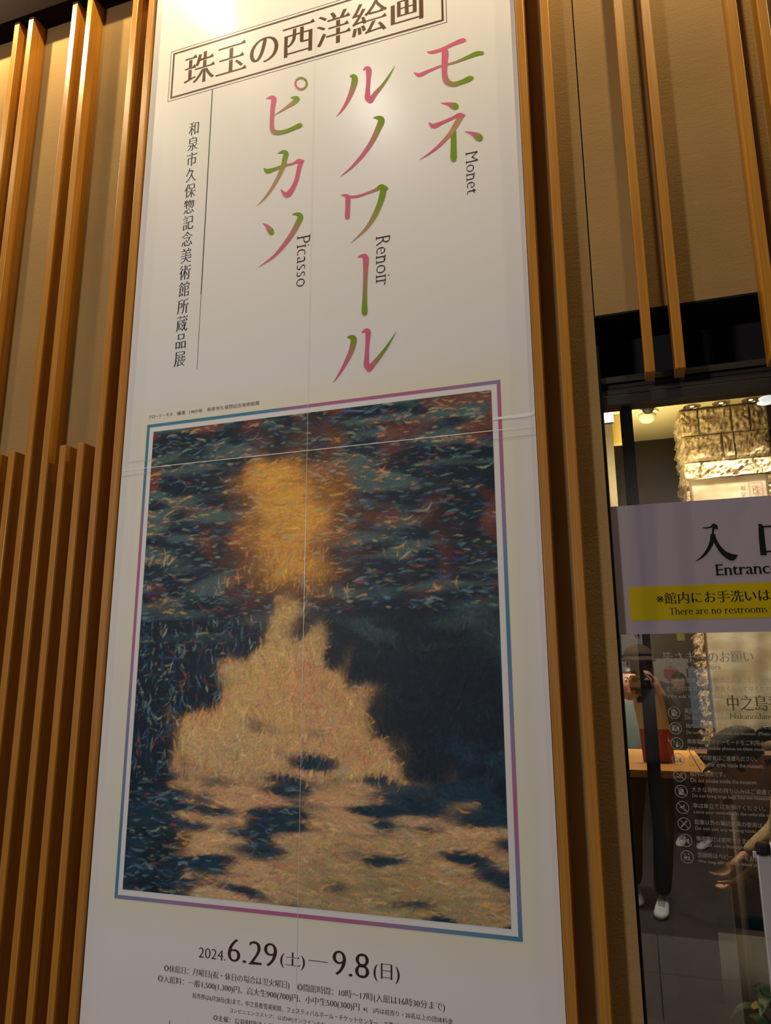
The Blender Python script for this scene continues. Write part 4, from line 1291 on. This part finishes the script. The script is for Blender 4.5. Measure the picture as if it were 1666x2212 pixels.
# ------------------------------------------------------------------ people
M_SKIN = plain('skin', (0.52, 0.28, 0.19), 0.5, noise=0.06, nscale=30)
M_HAIR = plain('black_hair', (0.012, 0.009, 0.008), 0.4, noise=0.3, nscale=120, bump=0.5)
M_SHIRT = plain('grey_blue_shirt', (0.10, 0.14, 0.17), 0.85, noise=0.12, nscale=25, bump=0.25)
M_TROUS = plain('black_trousers', (0.020, 0.018, 0.022), 0.8, noise=0.15, nscale=20, bump=0.3)
M_CAP = plain('brown_wool_cap', (0.075, 0.050, 0.032), 0.9, noise=0.25, nscale=60, bump=0.5)
M_COAT = plain('black_jacket', (0.018, 0.018, 0.022), 0.8, noise=0.2, nscale=20, bump=0.3)
M_KNIT = plain('beige_knit', (0.42, 0.31, 0.17), 0.95, noise=0.25, nscale=55, bump=0.9)
M_SHOE = plain('white_canvas', (0.75, 0.74, 0.72), 0.6, noise=0.06, nscale=30)
M_EYE = plain('eye_white', (0.7, 0.68, 0.64), 0.3, noise=0.02)
M_LIP = plain('lips', (0.40, 0.14, 0.11), 0.5, noise=0.05)


def skin_mesh(chains, sub=2, name='body'):
    """chains = lists of (x, y, z, r); points that coincide are one joint; grown with a Skin modifier"""
    verts, rad, edges, key = [], [], [], {}
    def vid(p):
        k = (round(p[0], 4), round(p[1], 4), round(p[2], 4))
        if k not in key:
            key[k] = len(verts); verts.append(p[:3]); rad.append(p[3])
        return key[k]
    for ch in chains:
        ids = [vid(p) for p in ch]
        edges += [(a, b) for a, b in zip(ids, ids[1:]) if a != b]
    me = bpy.data.meshes.new(name)
    me.from_pydata(verts, edges, [])
    o = bpy.data.objects.new(name, me)
    COL.objects.link(o)
    m = o.modifiers.new('s', 'SKIN'); m.use_smooth_shade = True
    for i, r in enumerate(rad):
        sv = me.skin_vertices[0].data[i]
        sv.radius = (r, r) if not isinstance(r, tuple) else r
        sv.use_root = (i == 0)
    s2 = o.modifiers.new('d', 'SUBSURF'); s2.levels = sub; s2.render_levels = sub
    dg = bpy.context.evaluated_depsgraph_get()
    out = bpy.data.meshes.new_from_object(o.evaluated_get(dg), depsgraph=dg)
    bpy.data.objects.remove(o); bpy.data.meshes.remove(me)
    for p in out.polygons: p.use_smooth = True
    return out


def head_bm(s=1.0):
    """face towards +y, chin at z = 0, crown at z = 0.235"""
    bm = bmesh.new()
    bmesh.ops.create_uvsphere(bm, u_segments=28, v_segments=22, radius=1.0)
    for v in bm.verts:
        x, y, z = v.co
        w = 0.076 * (1 - 0.30 * max(0, -z) ** 1.5)
        d = 0.098
        X = x * w; Y = y * d * (0.92 if y > 0 else 1.0) ; Z = 0.1175 + z * 0.1175
        if y > 0.3 and -0.35 < z < 0.25 and abs(x) < 0.22:          # nose
            k = math.exp(-(x / 0.13) ** 2) * max(0, 1 - abs((z + 0.08) / 0.30))
            Y += 0.020 * k * (1.25 if z < -0.02 else 0.7)
        if y > 0.5 and abs(z - 0.10) < 0.14 and 0.2 < abs(x) < 0.6: Y -= 0.006       # eye sockets
        if y > 0.2 and z < -0.72: Y += 0.010                                          # chin
        v.co = (X * s, Y * s, Z * s)
    for sx in (-1, 1):                                                               # ears
        q = bmesh.ops.create_uvsphere(bm, u_segments=10, v_segments=8, radius=1.0)['verts']
        for v in q: v.co = Vector((sx * 0.077 + v.co.x * 0.009, -0.004 + v.co.y * 0.018, 0.118 + v.co.z * 0.031)) * s
    return bm


def head_parts(root, Mx, skinobj, cap=None, glasses=False, hair='short', eyes=True):
    """face details placed with the head matrix Mx (world); children of the person"""
    loc = root.location
    def put(name, bm, mat, smooth=True, parent=root, **kw):
        bmesh.ops.transform(bm, matrix=Mx, verts=bm.verts)
        bmesh.ops.translate(bm, verts=bm.verts, vec=-loc)
        me = to_mesh(bm, name, smooth)
        return link(name, me, mat, parent, (0, 0, 0), **kw)
    if eyes:
        for sx in (-1, 1):
            bm = bmesh.new(); bmesh.ops.create_uvsphere(bm, u_segments=12, v_segments=8, radius=0.0115)
            bmesh.ops.translate(bm, verts=bm.verts, vec=(sx * 0.031, 0.074, 0.126)); put('eye', bm, M_EYE)
            bm = bmesh.new(); bmesh.ops.create_uvsphere(bm, u_segments=10, v_segments=8, radius=0.0052)
            bmesh.ops.translate(bm, verts=bm.verts, vec=(sx * 0.031, 0.0835, 0.126)); put('iris', bm, M_HAIR)
            bm = bmesh.new(); tube(bm, [(sx * 0.017, 0.087, 0.143), (sx * 0.031, 0.088, 0.147), (sx * 0.048, 0.080, 0.143)], [0.0018, 0.0028, 0.0012], 6); put('eyebrow', bm, M_HAIR)
        bm = bmesh.new(); tube(bm, [(-0.022, 0.079, 0.052), (-0.008, 0.089, 0.054), (0.008, 0.089, 0.054), (0.022, 0.079, 0.052)], [0.001, 0.0042, 0.0042, 0.001], 6); put('mouth', bm, M_LIP)
    if glasses:
        bm = bmesh.new()
        for sx in (-1, 1):
            pts = [(sx * 0.032 + 0.022 * math.cos(a), 0.097, 0.124 + 0.017 * math.sin(a)) for a in [k * math.pi / 8 for k in range(17)]]
            tube(bm, pts, 0.0016, 5)
            tube(bm, [(sx * 0.054, 0.096, 0.128), (sx * 0.074, 0.060, 0.130), (sx * 0.079, -0.005, 0.126)], 0.0014, 5)
        tube(bm, [(-0.010, 0.098, 0.127), (0.010, 0.098, 0.127)], 0.0014, 5)
        put('glasses', bm, M_BLACK)
    if hair:
        bm = bmesh.new(); bmesh.ops.create_uvsphere(bm, u_segments=26, v_segments=18, radius=1.0)
        low = {'short': 0.075, 'bob': 0.02, 'tail': 0.06}[hair]
        kill = []
        for v in bm.verts:
            x, y, z = v.co
            n = 1 + 0.05 * mn.noise(Vector((x * 5, y * 5, z * 3)))
            v.co = (x * 0.084 * n, y * 0.106 * n - 0.006, 0.122 + z * 0.124 * n)
            if v.co.z < low or (v.co.y > 0.038 and v.co.z < 0.168): kill.append(v)
        bmesh.ops.delete(bm, geom=kill, context='VERTS')
        bmesh.ops.solidify(bm, geom=bm.faces[:], thickness=0.008)
        put('hair', bm, M_HAIR)
        if hair == 'tail':
            bm = bmesh.new()
            rt = random.Random(4)
            for k in range(46):
                a = rt.uniform(-0.035, 0.035); b_ = rt.uniform(-0.03, 0.03); l_ = rt.uniform(0.12, 0.20)
                tube(bm, [(a * 0.4, -0.098, 0.15 + b_ * 0.5), (a, -0.14 - abs(b_), 0.15 + b_), (a * 1.6, -0.19 - abs(b_) * 1.5, 0.12 + b_), (a * 2.0 + rt.uniform(-.02, .02), -0.21 + rt.uniform(-.03, .02), 0.12 - l_ + b_)], [0.006, 0.010, 0.009, 0.002], 5)
            put('ponytail', bm, M_HAIR)
            bm = bmesh.new(); tube(bm, [(0.02 * math.cos(a), -0.118 + 0.004 * math.sin(2 * a), 0.15 + 0.02 * math.sin(a)) for a in [k * math.pi / 6 for k in range(13)]], 0.006, 6)
            put('hair_tie', bm, plain('orange_hair_tie', (0.75, 0.36, 0.06), 0.5, noise=0.05))
    if cap:
        bm = bmesh.new(); bmesh.ops.create_uvsphere(bm, u_segments=26, v_segments=14, radius=1.0)
        kill = []
        for v in bm.verts:
            x, y, z = v.co
            bulge = 1.0 + (0.10 * (1 - z * z) if z > 0 else 0)
            v.co = (x * 0.094 * bulge, y * 0.118 * bulge - 0.004, 0.168 + z * 0.088)
            if z < -0.05: kill.append(v)
        bmesh.ops.delete(bm, geom=kill, context='VERTS')
        bmesh.ops.solidify(bm, geom=bm.faces[:], thickness=0.006)
        c_ = put('cap', bm, cap)
        bm = bmesh.new()
        n = 14; up = []; dn = []
        for k in range(n + 1):
            a = math.radians(20 + 140 * k / n)
            up.append([bm.verts.new((0.094 * math.cos(a) * q, 0.112 * math.sin(a) * q + (q - 1) * 0.16 * math.sin(a), 0.168 - (q - 1) * 0.10 + t_)) for q, t_ in ((0.98, 0.004), (1.18, 0.004), (1.30, 0.0), (1.18, -0.004), (0.98, -0.004))])
        for r0, r1 in zip(up, up[1:]):
            for i in range(5): bm.faces.new((r0[i], r1[i], r1[(i + 1) % 5], r0[(i + 1) % 5]))
        bm.faces.new(up[0][::-1]); bm.faces.new(up[-1])
        bmesh.ops.recalc_face_normals(bm, faces=bm.faces)
        put('cap_peak', bm, cap)


def hand_chains(w, d, up, s=1.0, curl=0.5, thumb=1):
    """wrist w, direction d of the hand, palm side 'up'; five fingers that bend towards 'up'"""
    w = Vector(w); d = Vector(d).normalized(); up = (Vector(up) - d * Vector(up).dot(d)).normalized(); sd = d.cross(up) * thumb
    L_ = [[(*(w - d * 0.06 * s), 0.027), (*w, 0.027), (*(w + d * 0.035 * s), 0.030), (*(w + d * 0.075 * s), 0.031)]]
    fing = []
    for k, (o_, l_) in enumerate(((0.030, 0.070), (0.011, 0.080), (-0.009, 0.074), (-0.028, 0.058))):
        b = w + d * (0.080 * s) + sd * o_ * s
        p = [b]; dr = d.copy()
        for j in range(3):
            a_ = curl * (0.5 + 0.5 * j)
            dr = (dr * math.cos(a_) + up * math.sin(a_)).normalized()
            p.append(p[-1] + dr * l_ * s * (0.42, 0.32, 0.26)[j])
        fing.append([(*(w + d * 0.050 * s + sd * o_ * 0.8 * s), 0.009 * s)] + [(*q, r * s) for q, r in zip(p, (0.0095, 0.0088, 0.008, 0.0065))])
    t0 = w + d * 0.025 * s + sd * 0.022 * s
    t1 = t0 + (d * 0.5 + sd * 0.75 + up * 0.3).normalized() * 0.040 * s
    t2 = t1 + (d * 0.9 + sd * 0.25 + up * 0.4).normalized() * 0.030 * s
    t3 = t2 + (d * 0.9 + up * 0.5).normalized() * 0.024 * s
    fing.append([(*t0, 0.012 * s), (*t1, 0.0105 * s), (*t2, 0.0095 * s), (*t3, 0.007 * s)])
    return L_, fing


def join(meshes, name):
    bm = bmesh.new()
    for m in meshes:
        bm.from_mesh(m)
    me = to_mesh(bm, name, True)
    return me


def keep_outer(me):
    """drop the inner shells a voxel remesh leaves where volumes overlap"""
    bm = bmesh.new(); bm.from_mesh(me)
    seen = set(); drop = []
    for v in bm.verts:
        if v in seen: continue
        st = [v]; seen.add(v); comp = []
        while st:
            q = st.pop(); comp.append(q)
            for e in q.link_edges:
                w = e.other_vert(q)
                if w not in seen: seen.add(w); st.append(w)
        fs = {f for q in comp for f in q.link_faces}
        vol = 0.0
        for f in fs:
            vs = [l.vert.co for l in f.loops]
            for i in range(1, len(vs) - 1): vol += vs[0].dot(vs[i].cross(vs[i + 1]))
        if vol <= 0 or len(comp) < 60: drop += comp
    bmesh.ops.delete(bm, geom=drop, context='VERTS')
    return to_mesh(bm, 'body', True)


def fuse(me, vox):
    o = bpy.data.objects.new('f', me); COL.objects.link(o)
    m = o.modifiers.new('r', 'REMESH'); m.mode = 'VOXEL'; m.voxel_size = vox; m.use_smooth_shade = True
    sm = o.modifiers.new('s', 'SMOOTH'); sm.iterations = 2; sm.factor = 0.4
    dg = bpy.context.evaluated_depsgraph_get()
    out = bpy.data.meshes.new_from_object(o.evaluated_get(dg), depsgraph=dg)
    bpy.data.objects.remove(o)
    return keep_outer(out)


def lerp(a, b, t): return tuple(a[i] + (b[i] - a[i]) * t for i in range(3))


def person(label, base, yaw, J, head_tilt=0.0, head_yaw=0.0, shirt=M_SHIRT, trousers=M_TROUS, shoe=M_SHOE, scale=1.0, hands=(0.5, 0.5),
           hand_dir=None, **hp):
    """J: joint positions in a frame with +y forward, z up, origin on the ground; yaw about z"""
    root = empty('person', base, label=label, cat='person')
    R3 = Matrix.Rotation(yaw, 4, 'Z') @ Matrix.Scale(scale, 4)
    def T(p): return tuple(R3 @ Vector(p))
    S = scale
    def ch(pts): return [(*T(p[:3]), p[3] * S) for p in pts]
    P = J
    chest, belly, hip, neck = P['chest'], P['belly'], P['hip'], P['neck']
    hd = P['head']      # chin / base point of the head
    body = [ch([(*hip, .125), (*belly, .115), (*chest, .130), (*lerp(chest, neck, 0.75), .085), (*neck, .052), (*lerp(neck, hd, 0.9), .050)])]
    meshes_f = []
    for i, s in enumerate('LR'):
        sh, el, wr = P['sh' + s], P['el' + s], P['wr' + s]
        body.append(ch([(*chest, .130), (*sh, .062), (*lerp(sh, el, .5), .047), (*el, .039), (*lerp(el, wr, .4), .037), (*wr, .026), (*lerp(el, wr, 1.22), .026)]))
        hpj, kn, an = P['hp' + s], P['kn' + s], P['an' + s]
        body.append(ch([(*hip, .125), (*hpj, .088), (*lerp(hpj, kn, .5), .074), (*kn, .055), (*lerp(kn, an, .35), .054), (*an, .036)]))
        d = Vector(wr) - Vector(el)
        upv = P.get('palm' + s, (0, 0, 1))
        Lc, fg = hand_chains(wr, P.get('hd' + s, tuple(d)), upv, 1.0, hands[i], -1 if s == 'L' else 1)
        meshes_f.append(skin_mesh([ch(c) for c in Lc], 1))
        for f_ in fg: meshes_f.append(skin_mesh([ch(f_)], 1))
    bmh = head_bm()
    Hm = R3 @ Matrix.Translation(Vector(hd)) @ Matrix.Rotation(head_yaw, 4, 'Z') @ Matrix.Rotation(head_tilt, 4, 'X')
    bmesh.ops.transform(bmh, matrix=Hm, verts=bmh.verts)
    hm = to_mesh(bmh, 'h')
    bm_ = fuse(join([skin_mesh(body, 2), hm] + meshes_f, 'b'), 0.0075)
    link('body', bm_, M_SKIN, root, (0, 0, 0))
    # clothes
    k = 1.16
    top = [ch([(*lerp(hip, belly, -0.25), .170), (*lerp(hip, belly, 0.25), .166), (*belly, .146), (*chest, .148), (*lerp(chest, neck, 0.70), .100), (*lerp(chest, neck, 0.95), .062)])]
    for i, s in enumerate('LR'):
        sh, el, wr = P['sh' + s], P['el' + s], P['wr' + s]
        top.append(ch([(*chest, .148), (*sh, .078), (*lerp(sh, el, .5), .064), (*el, .055), (*lerp(el, wr, .4), .050), (*lerp(el, wr, .80), .038)]))
    link('top', skin_mesh(top, 2), shirt, root, (0, 0, 0))
    bot = [ch([(*lerp(hip, belly, 0.95), .132), (*lerp(hip, belly, 0.4), .148), (*hip, .152)])]
    for s in 'LR':
        hpj, kn, an = P['hp' + s], P['kn' + s], P['an' + s]
        bot.append(ch([(*hip, .152), (*hpj, .104), (*lerp(hpj, kn, .5), .088), (*kn, .070), (*lerp(kn, an, .5), .066), (*lerp(kn, an, .97), .056)]))
    link('trousers', skin_mesh(bot, 2), trousers, root, (0, 0, 0))
    for s in 'LR':
        an = P['an' + s]
        bm = bmesh.new()
        prof = [(-0.065, 0.030, 0.075), (-0.02, 0.038, 0.085), (0.05, 0.042, 0.070), (0.12, 0.047, 0.050), (0.175, 0.040, 0.040), (0.20, 0.018, 0.028)]
        rings = []
        for y, w, h in prof:
            rings.append([bm.verts.new((w * math.cos(a), y, max(0.0, h * 0.5 + h * 0.5 * math.sin(a)))) for a in [q * math.pi / 6 for q in range(12)]])
        for r0, r1 in zip(rings, rings[1:]):
            for q in range(12): bm.faces.new((r0[q], r0[(q + 1) % 12], r1[(q + 1) % 12], r1[q]))
        bm.faces.new(rings[0][::-1]); bm.faces.new(rings[-1])
        Mt = R3 @ Matrix.Translation((an[0], an[1], an[2] - 0.075)) @ Matrix.Rotation(-0.12 if s == 'L' else 0.12, 4, 'Z')
        bmesh.ops.transform(bm, matrix=Mt, verts=bm.verts)
        bmesh.ops.recalc_face_normals(bm, faces=bm.faces)
        so = link('shoe', to_mesh(bm, 'shoe', True), shoe, root, (0, 0, 0))
        bm = bmesh.new()
        for q in range(4):
            tube(bm, [(-0.022, 0.035 + q * 0.020, 0.074 - q * 0.0075), (0, 0.035 + q * 0.020, 0.086 - q * 0.0085), (0.022, 0.045 + q * 0.020, 0.072 - q * 0.0075)], 0.0028, 5)
        bmesh.ops.transform(bm, matrix=Mt, verts=bm.verts)
        link('laces', to_mesh(bm), M_INKBLK if shoe is M_SHOE else M_SHOE, so, (0, 0, 0))
    head_parts(root, Matrix.Translation(root.location) @ Hm, None, **hp)
    return root


STAND = dict(hip=(0, 0, .92), belly=(0, .01, 1.08), chest=(0, 0, 1.27), neck=(0, -.01, 1.42), head=(0, .015, 1.445),
             hpL=(-.09, 0, .88), knL=(-.10, .02, .50), anL=(-.11, -.02, .075), hpR=(.09, 0, .88), knR=(.11, .03, .50), anR=(.13, .0, .075))
# the photographer: stands behind the camera, both hands hold the phone up at eye height
J = dict(STAND)
J.update(shL=(-.18, 0, 1.37), elL=(-.22, .20, 1.20), wrL=(-.105, .335, 1.40), shR=(.18, 0, 1.37), elR=(.20, .22, 1.22), wrR=(.10, .335, 1.41),
         hdL=(0.35, .25, 1), hdR=(-0.35, .25, 1), palmL=(1, 0.1, 0), palmR=(-1, 0.1, 0))
J['anL'] = (-.14, -.26, .075); J['knL'] = (-.12, -.05, .50)
J['anR'] = (.035, -.02, .075); J['knR'] = (.075, .04, .50)
person('person in brown cap and black top holding up a phone, reflected in the glass', (0.015, -2.86, 0.006), 0.0, J,
       head_yaw=0.0, shirt=M_COAT, cap=M_CAP, glasses=True, hair='short', hands=(0.8, 0.8))
ph = empty('phone', (0.0, -2.372, 1.425), label='black phone held up in both hands by the person in the cap', cat='phone')
box('phone_body', -0.038, 0.038, -2.378, -2.369, 1.425, 1.58, M_BLACK, 0.003, ph)
box('screen', -0.034, 0.034, -2.3795, -2.3785, 1.432, 1.573, plain('dim_screen', (0.02, 0.02, 0.02), 0.1, emit=((0.6, 0.45, 0.3), 0.3)), 0, ph)
for k in range(2):
    bm = lathe([(0.002, 0), (0.006, 0), (0.007, 0.0015), (0.002, 0.002)], 14)
    bmesh.ops.rotate(bm, verts=bm.verts, cent=(0, 0, 0), matrix=Matrix.Rotation(-math.pi / 2, 3, 'X'))
    link('camera_lens', to_mesh(bm), M_CHROME, ph, (0.018 - 0.036 * k, 0.0025, 0.142))

# woman farther out on the street, black jacket, holding a blue plastic folder
q = mirror(1470, 1503, -5.0)
J = dict(STAND)
J.update(shL=(-.17, 0, 1.36), elL=(-.20, .02, 1.10), wrL=(-.12, .20, 1.02), shR=(.17, 0, 1.36), elR=(.24, .05, 1.12), wrR=(.20, .24, 1.22))
sc_ = 0.90
person('person with black hair and black jacket on the street, reflected in the glass', (q.x, -5.0, 0), 0.3, J, shirt=M_COAT, hair='bob', scale=sc_, hands=(0.9, 0.9))
fp = mirror(1518, 1500, -4.45)
fo = empty('blue_folder', (fp.x, -4.45, fp.z - 0.3), label='blue plastic folder held upright by the person with long black hair', cat='folder')
box('cover', fp.x - 0.10, fp.x + 0.10, -4.462, -4.45, fp.z - 0.28, fp.z + 0.22, M_BL, 0.003, fo)
box('spine', fp.x - 0.112, fp.x - 0.101, -4.466, -4.446, fp.z - 0.28, fp.z + 0.22, M_COAT, 0.002, fo)

# attendant inside, behind the counter
q = at(1356, 1480, 3.62)
J = dict(STAND)
J.update(shL=(-.18, 0, 1.36), elL=(-.23, .03, 1.10), wrL=(-.12, .22, 1.02), shR=(.18, 0, 1.36), elR=(.23, .03, 1.10), wrR=(.12, .22, 1.02))
person('person in glasses and grey-blue shirt standing behind the counter at the glass edge', (q.x, 3.62, 0), math.pi, J, head_yaw=0.3,
       shirt=M_SHIRT, glasses=True, hair='short', scale=0.93)

# visitor inside, bent forward over the end of the counter
hp_ = at(1578, 1650, 1.55)
J = dict(hip=(0, -.34, .78), belly=(0, -.24, .90), chest=(0, -.06, .99), neck=(0, .08, 1.045), head=(0, .135, 1.02),
         hpL=(-.09, -.34, .74), knL=(-.10, -.20, .42), anL=(-.11, -.33, .075), hpR=(.09, -.34, .74), knR=(.10, -.22, .42), anR=(.12, -.36, .075),
         shL=(-.17, .0, 1.02), elL=(-.22, .05, .76), wrL=(-.12, .22, .62), shR=(.17, .0, 1.02), elR=(.22, .08, .78), wrR=(.10, .26, .64))
person('person in dark cap with ponytail and beige knit bending down behind the glass', (hp_.x + 0.24, 1.55, 0), math.radians(78), J,
       head_tilt=math.radians(-32), shirt=M_KNIT, trousers=M_TROUS, cap=plain('black_cap', (0.02, 0.02, 0.025), 0.8, noise=0.2, nscale=30, bump=0.3), hair='tail', scale=1.0)

# ================================================================== easel sign in front of the glass
YE = -0.25
M_ALU = plain('brushed_aluminium', (0.62, 0.60, 0.60), 0.35, 0.6, noise=0.04)
c = at(1633, 1820, YE)
ez = c.z; ex = c.x
es = empty('easel_sign', (ex + 0.3, YE, 0.0), label='silver framed easel sign with a teal poster at the lower right edge', cat='sign')
fw = 0.031
box('frame_side', ex, ex + fw, YE, YE + 0.018, ez - 0.85, ez - 0.031, M_ALU, 0.002, es)
box('frame_side', ex + 0.60 - fw, ex + 0.60, YE, YE + 0.018, ez - 0.85, ez - 0.031, M_ALU, 0.002, es)
box('frame_top', ex + fw, ex + 0.60 - fw, YE, YE + 0.018, ez - fw, ez, M_ALU, 0.002, es)
box('frame_bottom', ex + fw, ex + 0.60 - fw, YE, YE + 0.018, ez - 0.881, ez - 0.85, M_ALU, 0.002, es)
for sx in (0, 1):
    for sz in (0, 1):
        x = ex - 0.001 + sx * (0.60 - fw); z = ez - fw + 0.001 - sz * 0.85
        bm = bmesh.new(); bm_box(bm, x - es.location.x, x + fw + 0.001 - es.location.x, -0.002, 0.020, z, z + fw, 0.008)
        link('corner_cap', to_mesh(bm), M_BLACK, es, (0, 0, 0))
m, t, N, L, B = nt('teal_poster_print')
tc = N.new('ShaderNodeTexCoord'); n = N.new('ShaderNodeTexNoise'); n.inputs['Scale'].default_value = 7; n.inputs['Detail'].default_value = 4
cr = N.new('ShaderNodeValToRGB'); cr.color_ramp.elements[0].color = (0.005, 0.12, 0.24, 1); cr.color_ramp.elements[1].color = (0.02, 0.24, 0.40, 1)
L.new(tc.outputs['Object'], n.inputs['Vector']); L.new(n.outputs['Fac'], cr.inputs[0]); L.new(cr.outputs[0], B.inputs['Base Color']); B.inputs['Roughness'].default_value = 0.3
box('poster', ex + fw, ex + 0.60 - fw, YE + 0.006, YE + 0.014, ez - 0.85, ez - fw, m, 0, es)
box('catch', ex - 0.008, ex, YE + 0.004, YE + 0.014, ez - 0.035, ez - 0.022, M_ALU, 0.001, es)
for sx in (0.03, 0.57):
    bm = bmesh.new(); tube(bm, [(ex + sx, YE + 0.025, ez - 0.05), (ex + sx, YE - 0.0, 0.0)], 0.011, 10)
    link('leg', to_mesh(bm, smooth=True), M_ALU, es)
bm = bmesh.new(); tube(bm, [(ex + 0.30, YE + 0.03, ez - 0.10), (ex + 0.30, YE + 0.30, 0.0)], 0.011, 10)
link('leg', to_mesh(bm, smooth=True), M_ALU, es)

# potted plant inside, low at the right edge
yp_ = 0.75
c = at(1662, 2178, yp_)
pt = empty('potted_plant', (c.x + 0.03, yp_, 0), label='potted plant with a yellow leaf low behind the glass at the right edge', cat='plant')
link('pot', to_mesh(lathe([(0.06, 0), (0.085, 0.16), (0.092, 0.16), (0.092, 0.185), (0.080, 0.185), (0.076, 0.15), (0.002, 0.15)], 24), smooth=False), plain('grey_pot', (0.2, 0.19, 0.18), 0.6, noise=0.1), pt, (0, 0, 0))
M_LEAF = plain('green_leaf', (0.05, 0.13, 0.03), 0.45, noise=0.3, nscale=20)
M_YLEAF = plain('yellow_leaf', (0.55, 0.42, 0.04), 0.45, noise=0.15, nscale=20)


def leaf(root, ang, L_, w, lift, z0, mat, droop=0.5):
    bm = bmesh.new(); n = 8; rows_ = []
    for i in range(n + 1):
        t = i / n
        r = L_ * t; h = z0 + lift * math.sin(t * 2.2) * L_ - droop * L_ * t * t * 0.4
        ww = w * math.sin(math.pi * (0.06 + 0.92 * t)) ** 0.8
        cx, cy = math.cos(ang), math.sin(ang)
        rows_.append([bm.verts.new((cx * r - cy * s * ww, cy * r + cx * s * ww, h + abs(s) * ww * 0.35)) for s in (-1, 0, 1)])
    for a, b in zip(rows_, rows_[1:]):
        for i in range(2): bm.faces.new((a[i], a[i + 1], b[i + 1], b[i]))
    bmesh.ops.solidify(bm, geom=bm.faces[:], thickness=0.001)
    link('leaf', to_mesh(bm, smooth=True), mat, root, (0, 0, 0))


zt_ = c.z
bm = bmesh.new(); tube(bm, [(0, 0, 0.15), (0.005, 0.0, 0.3), (0, 0, max(0.32, zt_))], 0.006, 6)
link('stem', to_mesh(bm, smooth=True), M_LEAF, pt, (0, 0, 0))
for k in range(9):
    leaf(pt, k * 2.4, 0.13 + 0.03 * (k % 3), 0.028, 0.6, 0.22 + 0.02 * k, M_LEAF)
leaf(pt, math.pi + 0.2, 0.10, 0.030, 0.25, zt_ - 0.01, M_YLEAF, 0.6)
leaf(pt, math.pi - 0.6, 0.09, 0.026, 0.3, zt_ + 0.03, M_LEAF, 0.3)
leaf(pt, 0.8, 0.10, 0.028, 0.3, zt_, M_YLEAF, 0.5)
